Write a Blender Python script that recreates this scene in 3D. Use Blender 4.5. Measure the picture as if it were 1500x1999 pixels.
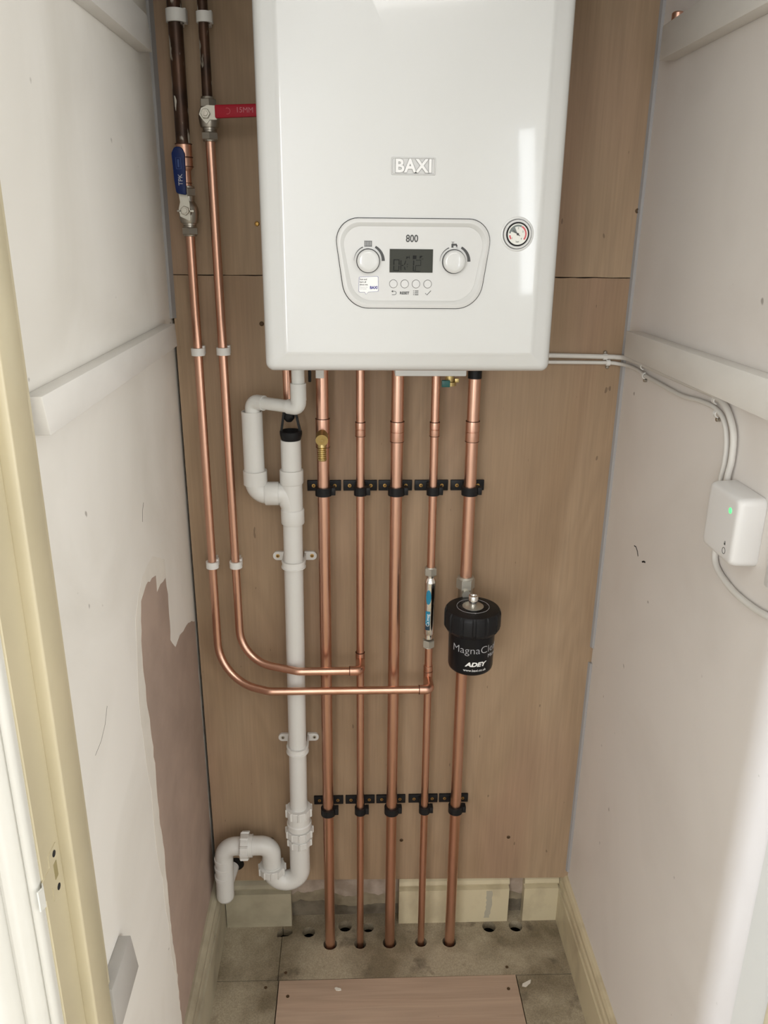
import bpy, bmesh, math, random
from mathutils import Vector, Matrix
PI = math.pi
random.seed(7)
sc = bpy.context.scene
for o in list(bpy.data.objects): bpy.data.objects.remove(o)
C = sc.collection

# ------------------------------------------------------------------ camera
pitch, yaw, roll = 0.33421868, 0.04086035, 0.00945587
fw = Vector((math.sin(yaw)*math.cos(pitch), math.cos(yaw)*math.cos(pitch), -math.sin(pitch)))
r0 = Vector((math.cos(yaw), -math.sin(yaw), 0)); u0 = r0.cross(fw)
r2 = math.cos(roll)*r0 + math.sin(roll)*u0; u2 = -math.sin(roll)*r0 + math.cos(roll)*u0
cd = bpy.data.cameras.new('camera'); cam = bpy.data.objects.new('camera', cd); C.objects.link(cam)
cam.matrix_world = Matrix(((r2.x, u2.x, -fw.x, -0.02525), (r2.y, u2.y, -fw.y, -1.43), (r2.z, u2.z, -fw.z, 1.51173), (0, 0, 0, 1)))
cd.sensor_fit = 'HORIZONTAL'; cd.sensor_width = 36; cd.lens = 36*1570.79/1500; cd.clip_start = 0.02
sc.camera = cam

# ------------------------------------------------------------------ world, lights, exposure
sc.view_settings.view_transform = 'Standard'; sc.view_settings.look = 'None'
sc.view_settings.exposure = 0.0; sc.view_settings.gamma = 1; sc.view_settings.use_curve_mapping = False
w = bpy.data.worlds.new('world'); sc.world = w; w.use_nodes = True
w.node_tree.nodes['Background'].inputs[0].default_value = (0.75, 0.85, 1, 1)
w.node_tree.nodes['Background'].inputs[1].default_value = 1.2
def area(name, loc, rot, sx, sy, power, col):
    l = bpy.data.lights.new(name, 'AREA'); l.shape = 'RECTANGLE'; l.size = sx; l.size_y = sy
    l.energy = power; l.color = col
    o = bpy.data.objects.new(name, l); C.objects.link(o); o.location = loc; o.rotation_euler = rot
    return o
# daylight at the narrow and side windows, plus rear, right and overhead fill
area('fill_light_rear', (-1.15, -3.36, 1.55), (PI/2, 0, 0), 1.0, 1.2, 28, (1, 0.985, 0.975))  # main fill from behind the camera, set at an unseen rear window
area('window_light_narrow', (0.915, -3.37, 1.38), (PI/2, 0, 0), 0.10, 0.90, 3.0, (0.93, 0.97, 1))
area('window_light_side', (-2.27, -1.265, 1.15), (0, -PI/2, 0), 1.7, 0.13, 50, (0.78, 0.87, 1))
area('fill_light_right', (1.57, -2.0, 1.35), (0, PI/2, 0), 1.5, 1.1, 24, (1, 0.98, 0.95))  # added fill to brighten the closet walls, mostly the left one
area('fill_light_top', (0.10, -2.3, 2.34), (0, 0, 0), 0.9, 0.9, 12, (1, 0.96, 0.92))  # added overhead fill for soft ambient light

# ------------------------------------------------------------------ materials
def nt(name):
    m = bpy.data.materials.new(name); m.use_nodes = True
    return m, m.node_tree.nodes, m.node_tree.links, m.node_tree.nodes['Principled BSDF']
def mat(name, col, rough=0.5, metal=0.0, var=0.0, scale=20, stretch=(1, 1, 1), bump=0.0, bscale=200, coat=0.0, col2=None, lo=0.35, hi=0.65, detail=5, emit=None):
    m, N, L, b = nt(name)
    b.inputs['Roughness'].default_value = rough; b.inputs['Metallic'].default_value = metal
    b.inputs['Coat Weight'].default_value = coat; b.inputs['Coat Roughness'].default_value = 0.05
    b.inputs['Base Color'].default_value = (*col, 1)
    tc = N.new('ShaderNodeTexCoord')
    if var or col2:
        mp = N.new('ShaderNodeMapping'); mp.inputs['Scale'].default_value = stretch
        L.new(tc.outputs['Object'], mp.inputs[0])
        n = N.new('ShaderNodeTexNoise'); n.inputs['Scale'].default_value = scale; n.inputs['Detail'].default_value = detail
        L.new(mp.outputs[0], n.inputs['Vector'])
        r = N.new('ShaderNodeValToRGB'); r.color_ramp.elements[0].position = lo; r.color_ramp.elements[1].position = hi
        c2 = col2 if col2 else tuple(c*(1-var) for c in col)
        r.color_ramp.elements[0].color = (*c2, 1); r.color_ramp.elements[1].color = (*col, 1)
        L.new(n.outputs[0], r.inputs[0]); L.new(r.outputs[0], b.inputs['Base Color'])
    if bump:
        n2 = N.new('ShaderNodeTexNoise'); n2.inputs['Scale'].default_value = bscale; n2.inputs['Detail'].default_value = 4
        L.new(tc.outputs['Object'], n2.inputs['Vector'])
        bp = N.new('ShaderNodeBump'); bp.inputs['Strength'].default_value = bump; bp.inputs['Distance'].default_value = 0.002
        L.new(n2.outputs[0], bp.inputs['Height']); L.new(bp.outputs[0], b.inputs['Normal'])
    if emit:
        b.inputs['Emission Color'].default_value = (*emit[0], 1); b.inputs['Emission Strength'].default_value = emit[1]
    return m

def plywood(name, c_lo, c_hi, grain=(1, 1, 1), sc_=3.0, red=(0.33, 0.205, 0.135)):
    # rotary-cut veneer: broad distorted figure plus fine grain and dark pores, all in object space
    m, N, L, b = nt(name); b.inputs['Roughness'].default_value = 0.62
    tc = N.new('ShaderNodeTexCoord'); mp = N.new('ShaderNodeMapping'); mp.inputs['Scale'].default_value = grain
    L.new(tc.outputs['Object'], mp.inputs[0])
    n = N.new('ShaderNodeTexNoise'); n.inputs['Scale'].default_value = sc_; n.inputs['Detail'].default_value = 3; n.inputs['Distortion'].default_value = 1.2
    L.new(mp.outputs[0], n.inputs['Vector'])
    r = N.new('ShaderNodeValToRGB'); e = r.color_ramp.elements
    e[0].position = 0.3; e[0].color = (*c_lo, 1); e[1].position = 0.7; e[1].color = (*c_hi, 1)
    L.new(n.outputs[0], r.inputs[0])
    nr = N.new('ShaderNodeTexNoise'); nr.inputs['Scale'].default_value = 4.0; nr.inputs['Detail'].default_value = 1
    L.new(mp.outputs[0], nr.inputs['Vector'])
    rr = N.new('ShaderNodeMapRange'); rr.inputs[1].default_value = 0.52; rr.inputs[2].default_value = 0.72; rr.inputs[4].default_value = 0.55
    L.new(nr.outputs[0], rr.inputs[0])
    mr = N.new('ShaderNodeMix'); mr.data_type = 'RGBA'; mr.inputs[7].default_value = (*red, 1)
    L.new(rr.outputs[0], mr.inputs[0]); L.new(r.outputs[0], mr.inputs[6])
    # fine grain
    mp2 = N.new('ShaderNodeMapping'); mp2.inputs['Scale'].default_value = tuple(g*(60 if g >= 1 else 6) for g in grain)
    L.new(tc.outputs['Object'], mp2.inputs[0])
    n2 = N.new('ShaderNodeTexNoise'); n2.inputs['Scale'].default_value = 3; n2.inputs['Detail'].default_value = 3
    L.new(mp2.outputs[0], n2.inputs['Vector'])
    r2_ = N.new('ShaderNodeMapRange'); r2_.inputs[1].default_value = 0.3; r2_.inputs[2].default_value = 0.7; r2_.inputs[3].default_value = 0.92; r2_.inputs[4].default_value = 1.05
    L.new(n2.outputs[0], r2_.inputs[0])
    # faint contour figure of the peeled veneer
    n4 = N.new('ShaderNodeTexNoise'); n4.inputs['Scale'].default_value = 2.6; n4.inputs['Detail'].default_value = 2; n4.inputs['Distortion'].default_value = 0.6; L.new(mp.outputs[0], n4.inputs['Vector'])
    k4 = N.new('ShaderNodeMath'); k4.operation = 'MULTIPLY'; k4.inputs[1].default_value = 22; L.new(n4.outputs[0], k4.inputs[0])
    p4 = N.new('ShaderNodeMath'); p4.operation = 'PINGPONG'; p4.inputs[1].default_value = 1; L.new(k4.outputs[0], p4.inputs[0])
    f4 = N.new('ShaderNodeMapRange'); f4.inputs[3].default_value = 0.95; f4.inputs[4].default_value = 1.04; L.new(p4.outputs[0], f4.inputs[0])
    m4 = N.new('ShaderNodeMath'); m4.operation = 'MULTIPLY'; L.new(f4.outputs[0], m4.inputs[0]); L.new(r2_.outputs[0], m4.inputs[1])
    mx = N.new('ShaderNodeVectorMath'); mx.operation = 'SCALE'
    L.new(mr.outputs[2], mx.inputs[0]); L.new(m4.outputs[0], mx.inputs['Scale'])
    # sparse dark specks
    n3 = N.new('ShaderNodeTexNoise'); n3.inputs['Scale'].default_value = 70; n3.inputs['Detail'].default_value = 1
    mp3 = N.new('ShaderNodeMapping'); mp3.inputs['Scale'].default_value = (1.4, 1.4, 0.55); L.new(tc.outputs['Object'], mp3.inputs[0]); L.new(mp3.outputs[0], n3.inputs['Vector'])
    r3 = N.new('ShaderNodeMapRange'); r3.inputs[1].default_value = 0.785; r3.inputs[2].default_value = 0.81; r3.inputs[3].default_value = 0; r3.inputs[4].default_value = 0.5
    L.new(n3.outputs[0], r3.inputs[0])
    m3 = N.new('ShaderNodeMix'); m3.data_type = 'RGBA'; m3.inputs[7].default_value = (0.06, 0.035, 0.02, 1)
    L.new(r3.outputs[0], m3.inputs[0]); L.new(mx.outputs[0], m3.inputs[6]); L.new(m3.outputs[2], b.inputs['Base Color'])
    return m

def wallpaint(name, col, dirt, amount=0.35):
    m, N, L, b = nt(name); b.inputs['Roughness'].default_value = 0.55
    tc = N.new('ShaderNodeTexCoord')
    n = N.new('ShaderNodeTexNoise'); n.inputs['Scale'].default_value = 3.2; n.inputs['Detail'].default_value = 4; n.inputs['Distortion'].default_value = 0.8
    L.new(tc.outputs['Object'], n.inputs['Vector'])
    r = N.new('ShaderNodeMapRange'); r.inputs[1].default_value = 0.45; r.inputs[2].default_value = 0.75; r.inputs[4].default_value = amount
    L.new(n.outputs[0], r.inputs[0])
    mx = N.new('ShaderNodeMix'); mx.data_type = 'RGBA'; mx.inputs[6].default_value = (*col, 1); mx.inputs[7].default_value = (*dirt, 1)
    L.new(r.outputs[0], mx.inputs[0])
    n3 = N.new('ShaderNodeTexNoise'); n3.inputs['Scale'].default_value = 38; n3.inputs['Detail'].default_value = 1
    L.new(tc.outputs['Object'], n3.inputs['Vector'])
    r3 = N.new('ShaderNodeMapRange'); r3.inputs[1].default_value = 0.775; r3.inputs[2].default_value = 0.81; r3.inputs[4].default_value = 0.6
    L.new(n3.outputs[0], r3.inputs[0])
    m3 = N.new('ShaderNodeMix'); m3.data_type = 'RGBA'; m3.inputs[7].default_value = (0.16, 0.13, 0.1, 1)
    L.new(r3.outputs[0], m3.inputs[0]); L.new(mx.outputs[2], m3.inputs[6]); L.new(m3.outputs[2], b.inputs['Base Color'])
    n2 = N.new('ShaderNodeTexNoise'); n2.inputs['Scale'].default_value = 9; n2.inputs['Detail'].default_value = 5
    L.new(tc.outputs['Object'], n2.inputs['Vector'])
    bp = N.new('ShaderNodeBump'); bp.inputs['Strength'].default_value = 0.25; bp.inputs['Distance'].default_value = 0.004
    L.new(n2.outputs[0], bp.inputs['Height']); L.new(bp.outputs[0], b.inputs['Normal'])
    return m

M = {}
M['ply'] = plywood('plywood', (0.30, 0.20, 0.118), (0.38, 0.27, 0.172), grain=(1.6, 1, 0.5), sc_=3.0)
M['ply_panel'] = plywood('plywood_panel', (0.43, 0.31, 0.225), (0.50, 0.365, 0.27), grain=(0.5, 4, 1), sc_=2.5, red=(0.46, 0.31, 0.22))
M['ply_edge'] = mat('plywood_edge', (0.2, 0.12, 0.06), 0.8)
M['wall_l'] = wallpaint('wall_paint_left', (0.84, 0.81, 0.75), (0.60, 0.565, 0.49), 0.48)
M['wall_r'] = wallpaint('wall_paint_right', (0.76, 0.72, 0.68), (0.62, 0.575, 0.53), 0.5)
M['hall'] = mat('hall_paint', (0.8, 0.79, 0.76), 0.7)
M['patch'] = mat('bare_plaster', (0.42, 0.315, 0.255), 0.85, var=0.18, scale=9, bump=0.3, bscale=40)
M['batten'] = mat('batten_paint', (0.76, 0.735, 0.69), 0.45, var=0.10, scale=14, stretch=(1, 0.4, 1), bump=0.15, bscale=30)
M['batten_grey'] = mat('batten_paint_grey', (0.47, 0.45, 0.42), 0.5, var=0.08, scale=14)
M['cream'] = mat('cream_gloss', (0.58, 0.51, 0.345), 0.33, var=0.10, scale=6, bump=0.08, bscale=18)
M['cream_lit'] = mat('cream_gloss_lit', (0.62, 0.605, 0.55), 0.33, var=0.05, scale=6, bump=0.08, bscale=18)  # cream gloss paled for direct light on right lining and architraves
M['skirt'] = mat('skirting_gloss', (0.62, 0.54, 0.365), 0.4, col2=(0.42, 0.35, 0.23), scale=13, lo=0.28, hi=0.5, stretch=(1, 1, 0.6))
M['skirt_l'] = mat('skirting_greyish', (0.44, 0.395, 0.285), 0.5, col2=(0.29, 0.25, 0.175), scale=11, lo=0.3, hi=0.55)  # greyer, darker skirting tone for the left pieces
M['brick'] = mat('old_render', (0.21, 0.175, 0.125), 0.9, col2=(0.10, 0.08, 0.055), scale=22, bump=0.8, bscale=60)
M['render1'] = mat('wall_plaster', (0.48, 0.39, 0.32), 0.85, col2=(0.33, 0.26, 0.20), scale=30, bump=0.6, bscale=50)
M['render2'] = mat('wall_undercoat', (0.36, 0.30, 0.205), 0.9, col2=(0.22, 0.18, 0.12), scale=25, bump=0.6, bscale=70)
M['dark'] = mat('void', (0.012, 0.01, 0.008), 0.9)
M['floor'] = None
M['bead'] = mat('corner_filler', (0.34, 0.33, 0.325), 0.6)
M['casing'] = mat('boiler_enamel', (0.64, 0.645, 0.63), 0.22, coat=0.6)
M['wplastic'] = mat('panel_plastic', (0.645, 0.645, 0.63), 0.35)
M['wshade'] = mat('panel_bevel_shade', (0.55, 0.55, 0.53), 0.35)  # panel plastic darkened to paint the shade on the sloping bevel
M['button'] = mat('button_plastic', (0.66, 0.66, 0.65), 0.4)
M['print'] = mat('dark_print', (0.07, 0.07, 0.07), 0.6)
M['line'] = mat('seam_dark', (0.02, 0.02, 0.022), 0.7)
M['lcd'] = mat('lcd', (0.045, 0.047, 0.038), 0.25)
M['lcd_on'] = mat('lcd_segment', (0.004, 0.004, 0.003), 0.3)
M['white'] = mat('white_print', (0.85, 0.85, 0.83), 0.4)
M['greyprint'] = mat('grey_print', (0.45, 0.45, 0.47), 0.4)
M['blueprint'] = mat('blue_print', (0.03, 0.03, 0.25), 0.5)
M['badge'] = mat('badge_letters', (0.84, 0.84, 0.83), 0.2, coat=0.5)
M['badge_b'] = mat('badge_base', (0.60, 0.60, 0.59), 0.35)
M['badge_line'] = mat('badge_letter_outline', (0.36, 0.36, 0.35), 0.4)  # grey outline around the badge letters
M['lever_print'] = mat('faint_lever_print', (0.50, 0.14, 0.17), 0.5)
M['gauge_red'] = mat('gauge_red', (0.6, 0.1, 0.12), 0.5)
M['gauge_grey'] = mat('gauge_grey', (0.17, 0.2, 0.19), 0.5)
M['gauge_face'] = mat('gauge_face', (0.72, 0.72, 0.66), 0.3, coat=0.8)
M['pvc'] = mat('waste_plastic', (0.70, 0.69, 0.66), 0.32)
M['pvc2'] = mat('overflow_plastic', (0.72, 0.72, 0.69), 0.3)
M['black'] = mat('black_plastic', (0.012, 0.012, 0.013), 0.42)
M['blackgloss'] = mat('filter_black', (0.008, 0.008, 0.009), 0.28)
M['clip_w'] = mat('white_clip_plastic', (0.75, 0.74, 0.71), 0.4)
M['chrome'] = mat('chrome', (0.78, 0.77, 0.75), 0.12, 1.0)
M['nickel'] = mat('nickel_plate', (0.44, 0.41, 0.36), 0.32, 1.0)
M['nickel_l'] = mat('bright_nickel', (0.50, 0.48, 0.42), 0.42, 0.75)
M['brass'] = mat('brass', (0.52, 0.40, 0.18), 0.38, 1.0)
M['zinc'] = mat('yellow_zinc_screw', (0.45, 0.27, 0.08), 0.4, 0.9)
M['steel_old'] = mat('dull_screw', (0.07, 0.05, 0.035), 0.6, 0.6)
M['rust'] = mat('brown_screw', (0.10, 0.06, 0.03), 0.6, 0.5)
M['red'] = mat('red_lever', (0.36, 0.005, 0.02), 0.4)
M['blue'] = mat('blue_lever', (0.003, 0.014, 0.085), 0.35)
M['teal'] = mat('teal_label', (0.01, 0.20, 0.33), 0.3)
M['navy'] = mat('navy_label', (0.01, 0.04, 0.07), 0.3)
M['green'] = mat('green_key', (0.01, 0.10, 0.09), 0.4)
M['cable'] = mat('grey_white_cable', (0.66, 0.64, 0.60), 0.45)
M['box'] = mat('receiver_plastic', (0.74, 0.73, 0.715), 0.35)
M['led'] = mat('green_led', (0.1, 0.9, 0.4), 0.4, emit=((0.10, 1.0, 0.14), 1.3))
M['chalk'] = mat('plaster_crumb', (0.7, 0.66, 0.58), 0.9)

for k_ in ('black', 'blackgloss', 'lcd', 'lcd_on', 'red', 'blue', 'line', 'dark'):
    M[k_].node_tree.nodes['Principled BSDF'].inputs['Specular IOR Level'].default_value = 0.2
def copper(name, base, base2, rough, scale=16):
    m = mat(name, base, rough, 1.0, col2=base2, scale=scale, stretch=(1, 1, 0.12), lo=0.3, hi=0.6)
    return m
M['copper'] = copper('bright_copper', (0.74, 0.455, 0.345), (0.60, 0.335, 0.235), 0.3)
M['copper_fit'] = copper('copper_fitting', (0.68, 0.41, 0.31), (0.55, 0.30, 0.205), 0.34)
M['flux'] = mat('solder_ring', (0.09, 0.035, 0.02), 0.6, 0.6)
def oldcopper():
    m, N, L, b = nt('tarnished_copper'); b.inputs['Roughness'].default_value = 0.38; b.inputs['Metallic'].default_value = 0.85
    tc = N.new('ShaderNodeTexCoord')
    n = N.new('ShaderNodeTexNoise'); n.inputs['Scale'].default_value = 25; n.inputs['Detail'].default_value = 5; L.new(tc.outputs['Object'], n.inputs['Vector'])
    r = N.new('ShaderNodeValToRGB'); e = r.color_ramp.elements; e[0].position = .35; e[0].color = (0.03, 0.015, 0.009, 1); e[1].position = .65; e[1].color = (0.085, 0.040, 0.021, 1)
    L.new(n.outputs[0], r.inputs[0])
    mp = N.new('ShaderNodeMapping'); mp.inputs['Scale'].default_value = (1, 1, 0.35); L.new(tc.outputs['Object'], mp.inputs[0])
    n2 = N.new('ShaderNodeTexNoise'); n2.inputs['Scale'].default_value = 60; n2.inputs['Detail'].default_value = 3; L.new(mp.outputs[0], n2.inputs['Vector'])
    r2 = N.new('ShaderNodeMapRange'); r2.inputs[1].default_value = 0.585; r2.inputs[2].default_value = 0.625; L.new(n2.outputs[0], r2.inputs[0])
    mx = N.new('ShaderNodeMix'); mx.data_type = 'RGBA'; mx.inputs[7].default_value = (0.42, 0.38, 0.32, 1)
    L.new(r2.outputs[0], mx.inputs[0]); L.new(r.outputs[0], mx.inputs[6]); L.new(mx.outputs[2], b.inputs['Base Color'])
    iv = N.new('ShaderNodeMath'); iv.operation = 'MULTIPLY_ADD'; iv.inputs[1].default_value = -0.45; iv.inputs[2].default_value = 0.45
    L.new(r2.outputs[0], iv.inputs[0]); L.new(iv.outputs[0], b.inputs['Metallic'])
    return m
M['oldcopper'] = oldcopper()
def floormat():
    m, N, L, b = nt('worn_floor_board'); b.inputs['Roughness'].default_value = 0.85
    tc = N.new('ShaderNodeTexCoord')
    def noise(s, d): 
        n = N.new('ShaderNodeTexNoise'); n.inputs['Scale'].default_value = s; n.inputs['Detail'].default_value = d; L.new(tc.outputs['Object'], n.inputs['Vector']); return n
    n = noise(9, 6); r = N.new('ShaderNodeValToRGB'); e = r.color_ramp.elements
    e[0].position = .38; e[0].color = (0.20, 0.16, 0.10, 1); e[1].position = .6; e[1].color = (0.40, 0.34, 0.24, 1)
    L.new(n.outputs[0], r.inputs[0])
    n2 = noise(420, 2); r2 = N.new('ShaderNodeMapRange'); r2.inputs[1].default_value = .3; r2.inputs[2].default_value = .7; r2.inputs[3].default_value = .78; r2.inputs[4].default_value = 1.15
    L.new(n2.outputs[0], r2.inputs[0])
    mx = N.new('ShaderNodeVectorMath'); mx.operation = 'SCALE'; L.new(r.outputs[0], mx.inputs[0]); L.new(r2.outputs[0], mx.inputs['Scale'])
    n3 = noise(17, 6); r3 = N.new('ShaderNodeMapRange'); r3.inputs[1].default_value = .60; r3.inputs[2].default_value = .72; r3.inputs[4].default_value = .75
    L.new(n3.outputs[0], r3.inputs[0])
    m3 = N.new('ShaderNodeMix'); m3.data_type = 'RGBA'; m3.inputs[7].default_value = (0.07, 0.05, 0.032, 1)
    L.new(r3.outputs[0], m3.inputs[0]); L.new(mx.outputs[0], m3.inputs[6]); L.new(m3.outputs[2], b.inputs['Base Color'])
    bp = N.new('ShaderNodeBump'); bp.inputs['Strength'].default_value = 0.3; bp.inputs['Distance'].default_value = 0.001
    L.new(n2.outputs[0], bp.inputs['Height']); L.new(bp.outputs[0], b.inputs['Normal'])
    return m
M['floor'] = floormat()

# ------------------------------------------------------------------ mesh helpers (everything in metres, world axes)
def V(*a): return Vector(a)
def bx(bm, x0, x1, y0, y1, z0, z1, bev=0.0, seg=2):
    vs = [bm.verts.new((x, y, z)) for x in (x0, x1) for y in (y0, y1) for z in (z0, z1)]
    fs = [(0, 1, 3, 2), (4, 6, 7, 5), (0, 4, 5, 1), (2, 3, 7, 6), (0, 2, 6, 4), (1, 5, 7, 3)]
    F = [bm.faces.new([vs[i] for i in f]) for f in fs]
    if bev:
        es = list({e for f in F for e in f.edges})
        bmesh.ops.bevel(bm, geom=es, offset=bev, segments=seg, affect='EDGES', profile=0.5)
def fillet(pts, rad):
    pts = [Vector(p) for p in pts]
    if not isinstance(rad, (list, tuple)): rad = [rad]*(len(pts)-2)
    out = [pts[0]]
    for i in range(1, len(pts)-1):
        a, b, c = pts[i-1], pts[i], pts[i+1]; u = (a-b).normalized(); v = (c-b).normalized()
        ang = u.angle(v); r = rad[i-1]
        if r <= 0 or ang > PI-0.02: out.append(b); continue
        d = min(r/math.tan(ang/2), (a-b).length*0.95, (c-b).length*0.95); r = d*math.tan(ang/2)
        cen = b + (u+v).normalized()*(r/math.sin(ang/2)); s = b+u*d-cen; e = b+v*d-cen; tot = s.angle(e)
        n = max(3, int(tot/0.13))
        ax = s.cross(e).normalized()
        for k in range(n+1): out.append(cen + Matrix.Rotation(tot*k/n, 3, ax) @ s)
    out.append(pts[-1]); return out
def tube(bm, pts, r, seg=28, caps=True, inner=None):
    pts = [Vector(p) for p in pts]; n = len(pts)
    rs = r if isinstance(r, (list, tuple)) else [r]*n
    T = []
    for i in range(n):
        a = pts[max(i-1, 0)]; b = pts[min(i+1, n-1)]
        T.append((b-a).normalized() if (b-a).length > 1e-9 else (T[-1] if T else V(0, 0, 1)))
    ref = V(0, 1, 0) if abs(T[0].y) < 0.9 else V(1, 0, 0)
    nx = (ref - T[0]*ref.dot(T[0])).normalized(); rings = []
    for i in range(n):
        nx = (nx - T[i]*nx.dot(T[i])).normalized(); ny = T[i].cross(nx)
        rings.append([bm.verts.new(pts[i] + (nx*math.cos(2*PI*k/seg) + ny*math.sin(2*PI*k/seg))*rs[i]) for k in range(seg)])
    for i in range(n-1):
        for k in range(seg):
            bm.faces.new((rings[i][k], rings[i][(k+1) % seg], rings[i+1][(k+1) % seg], rings[i+1][k]))
    if caps: bm.faces.new(rings[0][::-1]); bm.faces.new(rings[-1])
def lathe(bm, o, ax, prof, seg=32, mod=None):
    """prof: (radius, height along ax) pairs"""
    o = Vector(o); ax = Vector(ax).normalized()
    ref = V(0, -1, 0) if abs(ax.y) < 0.9 else V(0, 0, 1)
    nx = (ref-ax*ref.dot(ax)).normalized(); ny = ax.cross(nx); rings = []
    for r, h in prof:
        ring = []
        for k in range(seg):
            a = 2*PI*k/seg; rr = r*(mod(a, h) if mod else 1)
            ring.append(bm.verts.new(o+ax*h+(nx*math.cos(a)+ny*math.sin(a))*max(rr, 1e-5)))
        rings.append(ring)
    for i in range(len(rings)-1):
        for k in range(seg): bm.faces.new((rings[i][k], rings[i][(k+1) % seg], rings[i+1][(k+1) % seg], rings[i+1][k]))
    bm.faces.new(rings[0][::-1]); bm.faces.new(rings[-1])
def hexnut(bm, o, ax, r, h, rot=0.0, ch=0.0012):
    """hexagonal nut from o along ax"""
    o = Vector(o); ax = Vector(ax).normalized(); ref = V(0, -1, 0) if abs(ax.y) < 0.9 else V(0, 0, 1)
    nx = (ref-ax*ref.dot(ax)).normalized(); nx = Matrix.Rotation(rot, 3, ax) @ nx; ny = ax.cross(nx); rings = []
    for rr, hh in ((r*0.9, 0), (r, ch), (r, h-ch), (r*0.9, h)):
        rings.append([bm.verts.new(o+ax*hh+(nx*math.cos(PI*k/3)+ny*math.sin(PI*k/3))*rr) for k in range(6)])
    for i in range(3):
        for k in range(6): bm.faces.new((rings[i][k], rings[i][(k+1) % 6], rings[i+1][(k+1) % 6], rings[i+1][k]))
    bm.faces.new(rings[0][::-1]); bm.faces.new(rings[-1])
def prism(bm, poly, f0, f1):
    """poly 2d points; f0/f1 map (a,b)->3d for the two ends"""
    A = [bm.verts.new(f0(*p)) for p in poly]; B = [bm.verts.new(f1(*p)) for p in poly]; n = len(poly)
    for i in range(n): bm.faces.new((A[i], A[(i+1) % n], B[(i+1) % n], B[i]))
    ea = [bm.edges.get((A[i], A[(i+1) % n])) for i in range(n)]; eb = [bm.edges.get((B[i], B[(i+1) % n])) for i in range(n)]
    if n <= 4:
        bm.faces.new(A[::-1]); bm.faces.new(B)
    else:
        bmesh.ops.triangle_fill(bm, edges=ea, use_beauty=True); bmesh.ops.triangle_fill(bm, edges=eb, use_beauty=True)
def xz(y): return lambda a, b: (a, y, b)
def yz(x): return lambda a, b: (x, a, b)
def xy(z): return lambda a, b: (a, b, z)
def rpoly(cs, rs, n=8):
    """rounded polygon, cs corners, rs radii"""
    if not isinstance(rs, (list, tuple)): rs = [rs]*len(cs)
    out = []; m = len(cs)
    for i in range(m):
        a, b, c = Vector(cs[i-1]), Vector(cs[i]), Vector(cs[(i+1) % m]); u = (a-b).normalized(); v = (c-b).normalized(); ang = u.angle(v); r = rs[i]
        d = r/math.tan(ang/2); cen = b+(u+v).normalized()*(r/math.sin(ang/2)); s = b+u*d-cen; e = b+v*d-cen
        a0 = math.atan2(s.y, s.x); da = math.atan2(e.y, e.x)-a0
        while da > PI: da -= 2*PI
        while da < -PI: da += 2*PI
        for k in range(n+1): t = a0+da*k/n; out.append((cen.x+r*math.cos(t), cen.y+r*math.sin(t)))
    return out
def rrect(x0, x1, z0, z1, r, n=8): return rpoly([(x0, z0), (x1, z0), (x1, z1), (x0, z1)], r, n)
def loft(bm, rings, cap0=True, cap1=True):
    R = [[bm.verts.new(p) for p in ring] for ring in rings]; n = len(R[0])
    for i in range(len(R)-1):
        for k in range(n): bm.faces.new((R[i][k], R[i][(k+1) % n], R[i+1][(k+1) % n], R[i+1][k]))
    if cap0: bm.faces.new(R[0][::-1])
    if cap1: bm.faces.new(R[-1])
def stroke(bm, pts, wd, y0, y1):
    """flat stroke in the xz plane"""
    pts = [Vector(p) for p in pts]; L_ = []; R_ = []
    for i, p in enumerate(pts):
        a = pts[max(i-1, 0)]; b = pts[min(i+1, len(pts)-1)]; t = (b-a).normalized(); n = Vector((-t.y, t.x)); ww = wd[i] if isinstance(wd, list) else wd
        L_.append(p+n*ww/2); R_.append(p-n*ww/2)
    for i in range(len(pts)-1):
        prism(bm, [tuple(L_[i]), tuple(L_[i+1]), tuple(R_[i+1]), tuple(R_[i])], xz(y0), xz(y1))
def arc(cx, cz, r, a0, a1, n=18): return [(cx+r*math.cos(math.radians(a0+(a1-a0)*k/n)), cz+r*math.sin(math.radians(a0+(a1-a0)*k/n))) for k in range(n+1)]
def ragged(pts, step, amp):
    out = []
    for i in range(len(pts)-1):
        a, b = Vector(pts[i]), Vector(pts[i+1]); n = max(1, int((b-a).length/step)); d = (b-a).normalized(); q = Vector((-d.y, d.x))
        for k in range(n): out.append(tuple(a+(b-a)*k/n + (q*random.uniform(-amp, amp) if k else q*0)))
    out.append(tuple(pts[-1])); return out

def patch_on(bm, cx, cy, r, g):
    loft(bm, [[(cx+rr*math.sin(a), cy-rr*math.cos(a), z) for rr, z in ((r, z0), (r+.0003, z0), (r+.0003, z1), (r, z1))] for a, z0, z1 in g])
def rootoff(p):
    o = V(0, 0, 0)
    while p: o += p.location; p = p.parent
    return o
def obj(name, bm, m, parent=None, smooth=True, ang=35):
    bmesh.ops.recalc_face_normals(bm, faces=bm.faces)
    if parent is None:
        xs = [v.co for v in bm.verts]
        off = V((min(c.x for c in xs)+max(c.x for c in xs))/2, (min(c.y for c in xs)+max(c.y for c in xs))/2, min(c.z for c in xs))
    else: off = rootoff(parent)
    bmesh.ops.translate(bm, verts=bm.verts, vec=-off)
    me = bpy.data.meshes.new(name); bm.to_mesh(me); bm.free()
    me.materials.append(M[m] if isinstance(m, str) else m)
    if smooth:
        for p in me.polygons: p.use_smooth = True
        me.set_sharp_from_angle(angle=math.radians(ang))
    o = bpy.data.objects.new(name, me); C.objects.link(o)
    if parent is None: o.location = off
    else: o.parent = parent
    return o
def B(): return bmesh.new()
def mk(name, m, parent, fn, **k):
    bm = B(); fn(bm); return obj(name, bm, m, parent, **k)
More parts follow.
